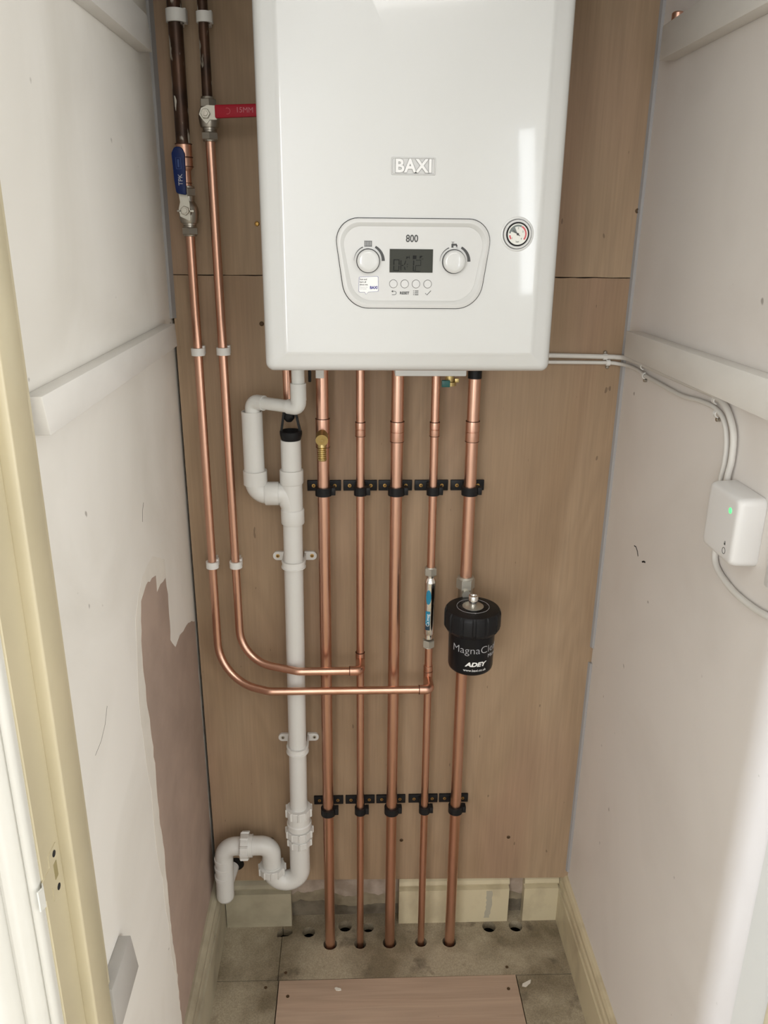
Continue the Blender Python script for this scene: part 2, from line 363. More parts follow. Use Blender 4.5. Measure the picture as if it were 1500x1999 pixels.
def tag(o, label, cat, group=None):
    o['label'] = label; o['category'] = cat
    if group: o['group'] = group
    return o
def thing(name, label, cat, loc, group=None):
    o = bpy.data.objects.new(name, None); C.objects.link(o); o.location = loc; o.empty_display_size = 0.02
    return tag(o, label, cat, group)
def struct(o): o['kind'] = 'structure'; return o
def lettering(body, size, fn, m, parent, name='lettering', th=0.0002, bold=0.0, shear=0.0, sx=1.0, align='CENTER', label=None, space=1.0):
    """text as thin real geometry; fn(a,b,c) maps text plane (a right, b up, c outward) to world"""
    cu = bpy.data.curves.new('t', 'FONT'); cu.body = body; cu.size = size; cu.extrude = th/2; cu.offset = bold; cu.shear = shear
    cu.align_x = align; cu.align_y = 'CENTER'; cu.resolution_u = 4; cu.space_character = space
    to = bpy.data.objects.new('t', cu); C.objects.link(to)
    bpy.context.view_layer.update()
    me = bpy.data.meshes.new_from_object(to.evaluated_get(bpy.context.evaluated_depsgraph_get()))
    bpy.data.objects.remove(to); bpy.data.curves.remove(cu)
    off = rootoff(parent)
    for v in me.vertices: v.co = Vector(fn(v.co.x*sx, v.co.y, v.co.z+th/2)) - off
    me.materials.clear(); me.materials.append(M[m]); me.name = name
    o = bpy.data.objects.new(name, me); C.objects.link(o); o.parent = parent
    if label: o['label'] = label
    return o
def front(x, y, z): return lambda a, b, c: (x+a, y-c, z+b)
def screwhead(bm, x, y, z, r, d=V(0, -1, 0)):
    lathe(bm, (x, y, z), d, [(r, 0), (r, 0.0006), (r*0.8, 0.0013), (r*0.45, 0.0015), (r*0.4, 0.0006)], 16)
def copy_tree(o, parent=None):
    c = o.copy(); C.objects.link(c)
    if parent: c.parent = parent
    for ch in o.children: copy_tree(ch, c)
    return c

XL, XR = -0.336, 0.46
# ------------------------------------------------------------------ setting: walls, floor, ceiling, door frame, hall
def wallL(bm): bx(bm, XL-0.10, XL, -0.69, 0.06, 0, 2.4)
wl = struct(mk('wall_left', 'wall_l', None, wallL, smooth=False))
pl = [(-0.255, .9991), (-.3145, 1.0093), (-.3476, .999), (-.3684, .9303), (-.3698, .8575), (-.3626, .7713), (-.3601, .7115), (-.3655, .6278), (-.3563, .5571), (-.359, .4743), (-.3619, .3885), (-.3534, .3029), (-.3534, .145)]
pr = [(0.0, .145), (0.0, .79), (-.0122, .7951), (-.0544, .814), (-.1287, .8277), (-.1677, .8245), (-.1999, .8561), (-.1932, .8847), (-.1893, .937), (-.1962, .9689), (-.2303, .9734), (-.257, .9707), (-.255, .9991)]
poly = ragged(pl, 0.012, 0.0028)[:-1]+[(-.3534, .145)]+ragged(pr, 0.014, 0.0022)[:-1]
halo = ragged([(-.262, 1.035), (-.330, 1.030), (-.385, .985), (-.402, .90), (-.405, .80), (-.392, .70), (-.398, .62), (-.380, .52), (-.374, .42), (-.37, .32), (-.358, .25)], .03, .006)+[(-.30, .25), (-.20, .80), (-.19, 1.0)]
mk('filler_smear', mat('beige_filler', (.79, .745, .665), .7, var=.12, scale=12), wl, lambda bm: prism(bm, halo, yz(XL-.001), yz(XL+.0002)), smooth=False)
mk('bare_plaster_patch', 'patch', wl, lambda bm: prism(bm, poly, yz(XL-0.001), yz(XL+0.0005)), smooth=False)
def hair(bm, pts, r, fn):
    tube(bm, [fn(*p) for p in pts], r, 6)
mk('scratch', 'steel_old', wl, lambda bm: (hair(bm, [(-.60, .915), (-.575, .918), (-.555, .928), (-.54, .945)], .0003, yz(XL)), hair(bm, [(-.30, 1.105), (-.295, 1.12), (-.285, 1.13)], .0004, yz(XL))))
def wallR(bm):
    prism(bm, [(.4555, 0), (.4663, 2.4), (.57, 2.4), (.57, 0)], lambda a, b: (a, -.69, b), lambda a, b: (a, .06, b))
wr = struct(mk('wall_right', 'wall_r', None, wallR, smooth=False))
mk('scuff_mark', 'line', wr, lambda bm: (hair(bm, [(-.155, 1.005), (-.163, 1.0065), (-.172, 1.002), (-.178, .995)], .0010, lambda a, b: (.4555+.0045*b+.0001, a, b)), hair(bm, [(-.20, .994), (-.206, .997), (-.212, .998)], .0016, lambda a, b: (.4555+.0045*b+.0001, a, b))))
struct(mk('ceiling', 'hall', None, lambda bm: bx(bm, -2.4, 1.7, -3.5, 0.1, 2.4, 2.5), smooth=False))

# back wall with the broken plaster layers that show under the boards
wb = struct(mk('wall_back', 'brick', None, lambda bm: bx(bm, XL-0.1, .57, .046, .14, 0, 2.4), smooth=False))
e1 = ragged([(-.3355, .085), (-.19, .09), (-.167, .073), (-.155, .082), (-.14, .076), (-.115, .083), (-.09, .086), (-.055, .066), (-.03, .062), (.0, .075), (.03, .064), (.06, .072), (.09, .075), (.20, .08), (.33, .07), (.36, .06), (.4595, .08)], .008, .0022)
mk('plaster_layer', 'render1', wb, lambda bm: prism(bm, e1+[(.4595, 2.39), (-.3355, 2.39)], xz(.036), xz(.047)), smooth=False)
e2 = ragged([(-.3355, .046), (-.167, .044), (-.150, .053), (-.13, .047), (-.10, .050), (-.07, .036), (-.04, .03), (-.01, .030), (.03, .036), (.08, .035), (.2, .04), (.4595, .04)], .008, .0018)
mk('undercoat_layer', 'render2', wb, lambda bm: prism(bm, e2+[(.4595, .12), (-.3355, .12)], xz(.0405), xz(.048)), smooth=False)

# floor: three worn boards, with the holes drilled through them
def circ(x, y, r, n=28, ex=1.0): return [(x+r*ex*math.cos(2*PI*k/n), y+r*math.sin(2*PI*k/n)) for k in range(n)]
def slab(bm, outer, holes, z0, z1):
    loops = [outer]+holes; es0 = []; es1 = []
    for lp in loops:
        A = [bm.verts.new((x, y, z1)) for x, y in lp]; D = [bm.verts.new((x, y, z0)) for x, y in lp]; n = len(lp)
        for i in range(n):
            j = (i+1) % n; bm.faces.new((A[i], A[j], D[j], D[i])); es1.append(bm.edges.get((A[i], A[j]))); es0.append(bm.edges.get((D[i], D[j])))
    bmesh.ops.triangle_fill(bm, edges=es1, use_beauty=True); bmesh.ops.triangle_fill(bm, edges=es0, use_beauty=True)
holes = [circ(-.0801, -.037, .0155), circ(-.0126, -.0385, .0135), circ(.0535, -.037, .0155), circ(.1243, -.037, .0135), circ(.1885, -.038, .0155),
         rpoly([(-.2005, -.013), (-.176, -.013), (-.165, -.003), (-.170, .008), (-.190, .009), (-.2005, .0)], .003, 3),
         circ(-.1299, -.0025, .0145), circ(-.0471, .0115, .0155), circ(.0059, .0065, .0135), circ(.285, .0005, .0155), circ(.3468, .0005, .0155)]
def floor_f(bm):
    slab(bm, [(-.189, -.1262), (.4595, -.1285), (.4595, .046), (-.189, .046)], holes[:5]+holes[6:], -.02, 0)
    slab(bm, [(XL, -.1245), (-.1905, -.1255), (-.1905, -.0145), (-.2015, -.0145), (-.2015, .0), (-.1905, .010), (-.1905, .046), (XL, .046)], [], -.02, 0)
    slab(bm, [(XL, -.72), (-.1885, -.72), (-.1885, -.1275), (XL, -.1265)], [], -.02, 0)
    slab(bm, [(.3235, -.72), (.4595, -.72), (.4595, -.1305), (.3235, -.1300)], [], -.02, 0)
    slab(bm, [(-2.4, -3.5), (1.7, -3.5), (1.7, -.722), (-2.4, -.722)], [], -.02, 0)
# the odd slot belongs to the joint between two boards
holes[5] = None; holes = [h for h in holes if h]
def floor_f2(bm):
    slot = [(-.189, -.0135), (-.176, -.0125), (-.166, -.004), (-.169, .006), (-.189, .009)]
    outer = [(-.189, -.1262), (.4595, -.1285), (.4595, .046), (-.189, .046), (-.189, .009), (-.169, .006), (-.166, -.004), (-.176, -.0125), (-.189, -.0135)]
    slab(bm, outer, holes, -.02, 0)
    slab(bm, [(XL, -.1245), (-.1903, -.1255), (-.1903, -.0145), (-.2015, -.0145), (-.2015, .0), (-.1903, .010), (-.1903, .046), (XL, .046)], [], -.02, 0)
    slab(bm, [(XL, -.72), (-.1885, -.72), (-.1885, -.1275), (XL, -.1265)], [], -.02, 0)
    slab(bm, [(.3235, -.72), (.4595, -.72), (.4595, -.1305), (.3235, -.1300)], [], -.02, 0)
    slab(bm, [(-2.4, -3.5), (1.7, -3.5), (1.7, -.722), (-2.4, -.722)], [], -.02, 0)
fl = struct(mk('floor', 'floor', None, floor_f2, smooth=False))
mk('underfloor_void', 'dark', fl, lambda bm: (bx(bm, XL-.02, .48, -.74, .06, -.22, -.21), bx(bm, XL-.03, XL-.02, -.74, .06, -.21, -.0202), bx(bm, .4600, .47, -.74, .06, -.21, -.0202), bx(bm, XL-.02, .46, .0465, .056, -.21, -.0202), bx(bm, XL-.02, .46, -.74, -.725, -.21, -.0202)), smooth=False)
def fscrew(bm):
    for x, y in ((-.1743, -.1085), (.3067, -.1087), (-.2138, -.1435), (.15, -.092), (.24, -.06)): lathe(bm, (x, y, -.0005), (0, 0, 1), [(.0035, 0), (.0035, .001), (.0012, .0006)], 12)
for x, y in ((-.1743, -.1085), (.3067, -.1087), (-.2138, -.1435)):
    mk('screw', 'rust', fl, lambda bm: lathe(bm, (x, y, -.0005), (0, 0, 1), [(.0035, 0), (.0035, .001), (.0012, .0006)], 12))

# access panel let into the floor
ap = thing('access_panel', 'smooth pinkish plywood access panel let into the worn floor', 'panel', (.067, -.42, -.018))
mk('board', 'ply_panel', ap, lambda bm: bx(bm, -.1865, .3215, -.70, -.1285, -.018, .0012, .0006, 1), smooth=False)
for x, y in ((-.1656, -.1667), (.3001, -.1627)):
    mk('screw', 'rust', ap, lambda bm: lathe(bm, (x, y, .001), (0, 0, 1), [(.0036, 0), (.0036, .0008), (.0012, .0004)], 12))

# skirtings
SK = [(0, 0), (.017, 0), (.017, .094), (.0085, .0965), (.0085, .1015), (.0150, .105), (.0160, .109), (.0140, .117), (.0085, .1225), (.0085, .1265), (.0135, .129), (.0135, .138), (.009, .145), (.005, .147), (0, .147)]
def skirt_back(x0, x1, th=.0215):
    return lambda bm: prism(bm, [((.0365-t*th/.017), z) for t, z in SK], lambda a, b: (x0, a, b), lambda a, b: (x1, a, b))
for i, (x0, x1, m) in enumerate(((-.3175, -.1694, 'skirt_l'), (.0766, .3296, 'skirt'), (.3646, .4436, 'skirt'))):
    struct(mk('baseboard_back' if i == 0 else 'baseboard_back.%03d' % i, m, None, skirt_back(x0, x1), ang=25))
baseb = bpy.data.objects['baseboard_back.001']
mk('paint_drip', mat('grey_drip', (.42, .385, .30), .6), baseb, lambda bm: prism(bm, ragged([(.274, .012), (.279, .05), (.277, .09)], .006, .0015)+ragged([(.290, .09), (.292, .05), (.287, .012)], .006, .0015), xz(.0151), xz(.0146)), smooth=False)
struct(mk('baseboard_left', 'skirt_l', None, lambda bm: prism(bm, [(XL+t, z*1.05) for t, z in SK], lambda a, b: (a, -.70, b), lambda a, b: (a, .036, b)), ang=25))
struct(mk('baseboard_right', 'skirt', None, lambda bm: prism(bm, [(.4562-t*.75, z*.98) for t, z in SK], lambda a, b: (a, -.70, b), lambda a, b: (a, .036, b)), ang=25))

# filler beads in the two back corners
struct(mk('trim_1', 'bead', None, lambda bm: loft(bm, [[(.4555+.0045*z-.0065, 0, z), (.4555+.0045*z-.004, -.006, z), (.4555+.0045*z, -.008, z), (.4555+.0045*z, 0, z)] for z in (.16, .55, .69)])))
struct(mk('trim_2', 'bead', None, lambda bm: loft(bm, [[(.4555+.0045*z-.0065, 0, z), (.4555+.0045*z-.004, -.006, z), (.4555+.0045*z, -.008, z), (.4555+.0045*z, 0, z)] for z in (.725, 1.2, 2.39)])))
struct(mk('trim_3', 'bead', None, lambda bm: loft(bm, [[(XL, 0, z), (XL, -.012, z), (XL+.004, -.011, z), (XL+.0085, 0, z)] for z in (1.37, 1.8, 2.39)])))

# door frame (lining, stop, architrave on both sides, head, strike plate)
dr = bpy.data.objects.new('door_1', None); C.objects.link(dr); dr.location = (0.06, -.75, 0); struct(dr)
mk('lining', 'cream', dr, lambda bm: bx(bm, -.36, -.3265, -.80, -.672, 0, 2.03, .001, 1))
mk('lining', 'cream_lit', dr, lambda bm: bx(bm, .4515, .49, -.80, -.694, 0, 2.03, .001, 1))
mk('lining_head', 'cream', dr, lambda bm: bx(bm, -.36, .49, -.80, -.69, 2.0, 2.03, .001, 1))
mk('door_stop', 'cream', dr, lambda bm: bx(bm, -.328, -.3135, -.7545, -.708, 0, 2.0, .0025, 3))
mk('door_stop', 'cream', dr, lambda bm: bx(bm, .4385, .4525, -.80, -.772, 0, 2.0, .0025, 3))
AR = [(0, .0), (0, -.008), (.0022, -.0115), (.005, -.0125), (.008, -.011), (.0095, -.0085), (.0115, -.0125), (.015, -.0155), (.022, -.0165), (.0285, -.0165), (.030, -.0135), (.0325, -.0135), (.034, -.0175), (.040, -.0205), (.056, -.0215), (.062, -.020), (.066, -.016), (.066, 0)]
mk('architrave', 'cream_lit', dr, lambda bm: prism(bm, AR, lambda a, b: (-.3285-a, -.799+b, 0), lambda a, b: (-.3285-a, -.799+b, 2.06)), ang=50)
mk('architrave', 'cream_lit', dr, lambda bm: prism(bm, AR, lambda a, b: (.4535+a, -.799+b, 0), lambda a, b: (.4535+a, -.799+b, 2.06)), ang=50)
def strike(bm):
    fp = [(-.7617, .930), (-.783, .930), (-.7832, .9165), (-.803, .9165), (-.803, .893), (-.7835, .893), (-.7835, .874), (-.7617, .874)]
    prism(bm, rpoly(fp, [.002]*8, 3), yz(-.3268), yz(-.3256))
sp = mk('strike_plate', 'cream', dr, strike); sp['label'] = 'painted-over metal strike plate with bent lip'
mk('lip', 'cream_lit', sp, lambda bm: loft(bm, [[(-.3256, -.803, z) for z in (.893, .9165)][::1]+[(-.3268, -.803, z) for z in (.9165, .893)], [(-.323, -.808, .893), (-.323, -.808, .9165), (-.3245, -.8085, .9165), (-.3245, -.8085, .893)], [(-.3255, -.815, .893), (-.3255, -.815, .9165), (-.327, -.815, .9165), (-.327, -.815, .893)]]))
mk('keep_hole', mat('slot_paint', (.30, .25, .12), .6), sp, lambda bm: prism(bm, rrect(-.7755, -.7672, .8935, .9125, .001, 3), yz(-.3258), yz(-.3254)))
for z in (.9225, .8812):
    mk('screw', 'line', sp, lambda bm: lathe(bm, (-.3256, -.7705, z), (1, 0, 0), [(.0035, 0), (.0035, .0006), (.001, .0003)], 16))

# hall shell behind the camera: openings sit behind the window lamps and fill lights
def hall_front(bm):
    bx(bm, -2.3, -.36, -.785, -.70, 0, 2.4); bx(bm, .49, 1.6, -.785, -.70, 0, 2.4); bx(bm, -.36, .49, -.785, -.70, 2.03, 2.4)
struct(mk('wall_front', 'hall', None, hall_front, smooth=False))
def rear(bm):
    xs = [(-2.3, -1.65), (-.65, .86), (.97, 1.6)]
    for a, b in xs: bx(bm, a, b, -3.5, -3.4, 0, 2.4)
    bx(bm, -1.65, -.65, -3.5, -3.4, 0, .95); bx(bm, -1.65, -.65, -3.5, -3.4, 2.15, 2.4)
    bx(bm, .86, .97, -3.5, -3.4, 0, .92); bx(bm, .86, .97, -3.5, -3.4, 1.85, 2.4)
struct(mk('wall_rear', 'hall', None, rear, smooth=False))
def hleft(bm):
    bx(bm, -2.4, -2.3, -3.5, -1.33, 0, 2.4); bx(bm, -2.4, -2.3, -1.2, -.70, 0, 2.4); bx(bm, -2.4, -2.3, -1.33, -1.2, 0, .3); bx(bm, -2.4, -2.3, -1.33, -1.2, 2.0, 2.4)
struct(mk('wall_hall_left', 'hall', None, hleft, smooth=False))
def hright(bm):  # opening made for the added right-hand fill light
    bx(bm, 1.6, 1.7, -3.5, -2.55, 0, 2.4); bx(bm, 1.6, 1.7, -1.45, -.70, 0, 2.4); bx(bm, 1.6, 1.7, -2.55, -1.45, 0, .6); bx(bm, 1.6, 1.7, -2.55, -1.45, 2.1, 2.4)
struct(mk('wall_hall_right', 'hall', None, hright, smooth=False))

# ------------------------------------------------------------------ plywood boards on the back wall
def jag(x0, x1, z, amp=.0006, st=.02): return ragged([(x0, z), (x1, z)], st, amp)
pb = thing('plywood_board', 'large lower plywood backboard behind all the pipes, reaching down to the skirting', 'board', (.06, .008, .146), 'plywood backboards')
lo = jag(-.3315, .4555, 1.4405)
mk('panel', 'ply', pb, lambda bm: prism(bm, [(.4562, .1385), (-.3295, .1510)]+lo+[(.4618, 1.4395)], xz(0), xz(.018)), smooth=False)
for x, z in ((.0783, .2518), (.3149, .2544), (-.182, 1.3607), (-.205, .262)):
    mk('screw', 'rust', pb, lambda bm: screwhead(bm, x, -.0001, z, .004))
pu = thing('plywood_board', 'upper plywood backboard above the thin horizontal joint, behind the boiler', 'board', (.06, .008, 1.442), 'plywood backboards')
mk('panel', 'ply', pu, lambda bm: prism(bm, [(.4605, 1.4412)]+jag(.4600, -.334, 1.4420)+[(-.334, 2.395), (.466, 2.395)], xz(0), xz(.018)), smooth=False)
for x, z in ((-.183, 1.5236), (.456, 1.55)):
    mk('screw', 'zinc' if x < 0 else 'rust', pu, lambda bm: screwhead(bm, x, -.0001, z, .004))

# ------------------------------------------------------------------ shelf battens on the side walls
def batten(lab, pts, x0, x1, m='batten'):
    o = mk('shelf_batten', m, None, lambda bm: (prism(bm, pts, yz(x0), yz(x1)), bmesh.ops.bevel(bm, geom=list(bm.edges), offset=.0012, segments=2, affect='EDGES', profile=.5)), ang=30)
    return tag(o, lab, 'batten', 'painted shelf battens')
batten('white painted batten at mid height on the left wall', [(-.67, 1.3635), (-.068, 1.3675), (-.060, 1.330), (-.66, 1.3235)], XL, -.3165)
batten('white painted batten at the top of the left wall, near the dark old pipe', [(-.67, 1.795), (-.105, 1.801), (-.090, 1.757), (-.67, 1.750)], XL, -.3150)
batten('white painted batten at mid height on the right wall, above the white cables', [(-.67, 1.3615), (-.060, 1.3585), (-.060, 1.3165), (-.67, 1.3165)], .4385, .4612)
batten('white painted batten at the top of the right wall', [(-.67, 1.810), (-.078, 1.806), (-.078, 1.760), (-.67, 1.756)], .4385, .4634)
batten('short grey batten low on the left wall beside the door frame', [(-.685, .6395), (-.600, .6345), (-.583, .562), (-.685, .5575)], XL, -.3200, 'batten_grey')

# ------------------------------------------------------------------ boiler
F = -.300
bo = thing('boiler', 'white wall-hung combi boiler with front control panel and pressure gauge', 'boiler', (.054, -.15, 1.325))
X0, X1, Z0, Z1 = -.1485, .2572, 1.3245, 2.035
def casing(bm):
    def ring(ins, y, r, up=0): return [(x, y, z) for x, z in rrect(X0+ins, X1-ins, Z0+ins*.9, Z1-ins, max(r-ins*.5, .002), 6)]
    loft(bm, [ring(0, -.004, .012), ring(0, -.268, .012), ring(.0006, -.276, .012), ring(.0022, -.283, .012), ring(.005, -.2885, .012), ring(.009, -.2920, .012), ring(.014, -.2942, .012), ring(.0255, -.2972, .012), ring(.0285, -.2985, .012), ring(.031, -.2997, .012), ring(.034, F, .012)], cap0=True, cap1=True)
cs = mk('casing', 'casing', bo, casing, ang=28)
def tray(bm): bx(bm, .040, .150, -.200, -.030, 1.304, 1.3255, .002)
mk('underside_tray', 'casing', bo, tray)
# badge
bd = mk('badge', 'badge_b', bo, lambda bm: loft(bm, [[(x, F+.0002, z) for x, z in rrect(.0262, .0838, 1.5826, 1.6040, .0018)], [(x, F-.0016, z) for x, z in rrect(.0266, .0834, 1.5830, 1.6036, .0016)], [(x, F-.0016, z) for x, z in rrect(.0275, .0825, 1.5839, 1.6027, .0012)], [(x, F-.0007, z) for x, z in rrect(.0282, .0818, 1.5846, 1.6020, .001)]]))
lettering('BAXI', .0220, front(.0551, F-.0007, 1.5928), 'badge_line', bd, 'letter_outline', th=.0006, bold=.0013, sx=.98, space=1.04)
lettering('BAXI', .0220, front(.0551, F-.0007, 1.5928), 'badge', bd, 'letters', th=.0016, bold=.00065, sx=.98, space=1.04, label='raised white letters')
# control panel
def cpoly(i): return rpoly([(-.0335+i*1.12, 1.4143+i), (.1475-i*1.12, 1.4143+i), (.1632-i*.9, 1.5295-i), (-.0500+i*.9, 1.5295-i)], [.036-i*.6, .036-i*.6, .029-i*.6, .029-i*.6], 10)
mk('panel_gap', 'line', bo, lambda bm: prism(bm, cpoly(-.0007), xz(F+.001), xz(F-.0009)))
cp = mk('control_panel', 'wplastic', bo, lambda bm: loft(bm, [[(x, y, z) for x, z in cpoly(i)] for i, y in ((0, F-.0002), (0.0002, F-.0030), (.0010, F-.0037), (.0052, F-.0040))], cap1=False), ang=40)
cp2 = mk('bezel', 'wshade', cp, lambda bm: loft(bm, [[(x, y, z) for x, z in cpoly(i)] for i, y in ((.0050, F-.0040), (.0058, F-.0039), (.0098, F-.0024), (.0100, F-.0002))], cap0=False), ang=40)
mk('inner_plate', 'wplastic', cp, lambda bm: prism(bm, cpoly(.0099), xz(F-.0001), xz(F-.0025)))
P = F-.0025
dp = mk('display', 'lcd', bo, lambda bm: bx(bm, .0252, .0832, P-.0008, P+.001, 1.4612, 1.4912), smooth=False); dp['label'] = 'dark grey liquid crystal display reading OK:12'
def px(x): return .0252+(x-95)/1320*.0580
def pz(z): return 1.4912-(z-100)/725*.0300
def seg(bm):
    def s(pts, w_=.00125): stroke(bm, [(px(a), pz(b)) for a, b in pts], w_, P-.0006, P-.0011)
    s([(225, 585), (225, 430), (380, 430), (385, 585)]); s([(225, 620), (222, 765), (378, 768), (380, 620)])
    s([(440, 445), (440, 760)], .0011); s([(455, 605), (515, 605)]); s([(590, 460), (545, 580)]); s([(545, 645), (572, 750)])
    s([(620, 568), (650, 568)], .0010); s([(620, 640), (650, 640)], .0010)
    s([(830, 450), (826, 600)]); s([(820, 620), (820, 765), (862, 780)])
    s([(895, 437), (1045, 437), (1048, 600), (890, 608), (880, 770)], .001); s([(880, 782), (1035, 785)], .001)
    bx(bm, px(800), px(910), P-.0011, P-.0006, pz(405), pz(295))
    s([(610, 400), (625, 330)], .0014); s([(630, 350), (700, 350)], .0008); s([(690, 300), (690, 400)], .0007)
    prism(bm, [(px(1005), pz(305)), (px(1110), pz(305)), (px(1005), pz(400))], xz(P-.0006), xz(P-.0011)); s([(1060, 402), (1120, 402)], .0007)
mk('display_segments', 'lcd_on', dp, seg, smooth=False)
for kx in (-.0036, .1116):
    k = mk('knob', 'casing', bo, lambda bm: lathe(bm, (kx, P, 1.4758), (0, -1, 0), [(.0150, 0), (.0147, .008), (.0143, .0098), (.0132, .0108), (.010, .0114), (.005, .0117), (.0001, .0118)], 48))
    mk('knob_gap', 'line', k, lambda bm: lathe(bm, (kx, P+.0002, 1.4758), (0, -1, 0), [(.0158, 0), (.0158, .0007), (.0150, .0007), (.0150, 0)], 48))
    def arcs(bm):
        n = 14
        a = arc(kx, 1.4758, .0188, 180, 112, n); stroke(bm, a, [.0002+.0011*i/n for i in range(n+1)], P, P-.0003)
        a = arc(kx, 1.4758, .0203, 62, 0, n); stroke(bm, a, [.0030+.0012*i/n for i in range(n+1)], P, P-.0003)
        if kx < 0:
            for i in range(6): x = kx-.0045+i*.0018; bx(bm, x-.0005, x+.0005, P-.0003, P, 1.4938, 1.5014)
            bx(bm, kx-.005, kx+.005, P-.0003, P, 1.5004, 1.5008); bx(bm, kx-.005, kx+.005, P-.0003, P, 1.4944, 1.4948)
        else:
            bx(bm, kx-.0040, kx-.0012, P-.0003, P, 1.4935, 1.4985); bx(bm, kx-.0014, kx+.0032, P-.0003, P, 1.4960, 1.4985); bx(bm, kx+.0022, kx+.0040, P-.0003, P, 1.4945, 1.4972)
            bx(bm, kx-.0042, kx-.0002, P-.0003, P, 1.5003, 1.5008); bx(bm, kx-.0026, kx-.0019, P-.0003, P, 1.4985, 1.5006)
            for j in range(3): bx(bm, kx+.0024+j*.0008, kx+.0027+j*.0008, P-.0003, P, 1.4928, 1.4938)
    mk('dial_print', 'print', bo, arcs, smooth=False)
for bxx in (.0306, .0459, .0612, .0770):
    b_ = mk('button', 'button', bo, lambda bm: lathe(bm, (bxx, P, 1.4464), (0, -1, 0), [(.0051, 0), (.0051, .0010), (.0047, .0014), (.0001, .0014)], 28))
    mk('button_gap', 'print', b_, lambda bm: lathe(bm, (bxx, P+.0002, 1.4464), (0, -1, 0), [(.00560, 0), (.00560, .0004), (.005, .0004), (.005, 0)], 28))
def sym_back(bm):
    z = 1.4346
    stroke(bm, [(.0288, z-.0024), (.0325, z-.0024)]+arc(.0325, z-.0002, .0022, -90, 90, 10)+[(.0300, z+.0020)], .0006, P, P-.0003)
    prism(bm, [(.0302, z+.0036), (.0302, z+.0004), (.0279, z+.0020)], xz(P), xz(P-.0003))
def sym_list(bm):
    z = 1.4346
    for i in range(3):
        zz = z+.0026-i*.0024; bx(bm, .0598, .0648, P-.0003, P, zz-.0005, zz+.0005); bx(bm, .0578, .0588, P-.0003, P, zz-.0005, zz+.0005)
def sym_tick(bm):
    z = 1.4346
    stroke(bm, [(.0742, z-.0002), (.0764, z-.0026), (.0818, z+.0032)], .0008, P, P-.0003)
mk('return_symbol', 'print', bo, sym_back, smooth=False); mk('list_symbol', 'print', bo, sym_list, smooth=False); mk('tick_symbol', 'print', bo, sym_tick, smooth=False)
lettering('RESET', .0048, front(.0459, P, 1.4343), 'print', bo, bold=.0002)
lettering('800', .0128, front(.0547, P, 1.5042), 'print', bo, bold=.0003, sx=.86)
# sticker with speech-bubble tail
stc = [(-.0164, 1.4350), (-.0160, 1.4550), (.0102, 1.4562), (.0107, 1.4362), (-.0035, 1.4353), (-.0063, 1.4322), (-.0085, 1.4352)]
stc = [stc[1], stc[2], stc[3], stc[4], stc[5], stc[6], stc[0]]
st = mk('sticker', 'blueprint', bo, lambda bm: prism(bm, rpoly(stc, [.0018, .0018, .0018, .0006, .0003, .0006, .0018], 4), xz(P), xz(P-.0002)), smooth=False)
st['label'] = 'small white speech-bubble sticker with a dark outline'
cen = Vector((-.003, 1.4452))
inn = [tuple(cen+(Vector(p)-cen)*.965) for p in stc]
mk('sticker_face', 'white', st, lambda bm: prism(bm, rpoly(inn, [.0016, .0016, .0016, .0006, .0003, .0006, .0016], 4), xz(P-.0001), xz(P-.0004)), smooth=False)
for t, zz in (('Scan and', 1.4520), ('learn all', 1.4486), ('about me.', 1.4452)): lettering(t, .0034, front(-.0150, P-.0004, zz), 'print', st, align='LEFT', sx=.82, bold=.00004)
for t, zz in (('Discover the', 1.4418), ('quick guide', 1.4396)): lettering(t, .0020, front(-.0148, P-.0004, zz), 'greyprint', st, align='LEFT')
lettering('BAXI', .0050, front(.0040, P-.0004, 1.4412), 'blueprint', st, bold=.00022, sx=.95)
# pressure gauge
gx, gz = .1957, 1.5113
mk('gauge_gap', 'line', bo, lambda bm: lathe(bm, (gx, F+.001, gz), (0, -1, 0), [(.0190, 0), (.0190, .0014)], 56))
mk('gauge_rim', 'wplastic', bo, lambda bm: lathe(bm, (gx, F+.0005, gz), (0, -1, 0), [(.0184, 0), (.0184, .0030), (.0178, .0036), (.0155, .0036), (.0152, .0030), (.0152, .0025)], 56))
mk('casing_dimple', 'casing', bo, lambda bm: lathe(bm, (gx, F+.001, gz), (0, -1, 0), [(.0222, 0), (.0222, .0012), (.0212, .0018), (.0196, .0018), (.0191, .0008), (.0191, 0)], 56))
gg = mk('pressure_gauge', 'line', bo, lambda bm: lathe(bm, (gx, F, gz), (0, -1, 0), [(.0151, 0), (.0151, .0044), (.0142, .0048), (.0135, .0044), (.0135, .0038)], 56))
mk('gauge_dial', 'gauge_face', gg, lambda bm: lathe(bm, (gx, F, gz), (0, -1, 0), [(.0134, 0), (.0134, .0041)], 48))
G = F-.0041
mk('grey_scale', 'gauge_grey', gg, lambda bm: (stroke(bm, arc(gx, gz, .0108, 175, 65), .0022, G, G-.0003), prism(bm, [(gx, gz), (gx-.0098, gz+.0035), (gx-.0072, gz+.0072), (gx-.0045, gz+.0088)], xz(G), xz(G-.0002))), smooth=False)
mk('red_scale', 'gauge_red', gg, lambda bm: (stroke(bm, arc(gx, gz, .0108, 62, -38), .0020, G, G-.0003), stroke(bm, arc(gx, gz, .0108, 188, 215), .0020, G, G-.0003)), smooth=False)
mk('needle', 'print', gg, lambda bm: (stroke(bm, [(gx-.0065, gz+.0048), (gx+.0028, gz-.0021)], .0008, G-.0003, G-.0008), lathe(bm, (gx, G, gz), (0, -1, 0), [(.0016, 0), (.0014, .0012)], 14)), smooth=False)
for t, a, b in (('1', -.0072, -.0052), ('2', .0004, .0075), ('3', .0066, .0032), ('4', .0050, -.0058), ('bar', 0, -.0094)): lettering(t, .0034, front(gx+a, G-.0001, gz+b), 'print', gg)

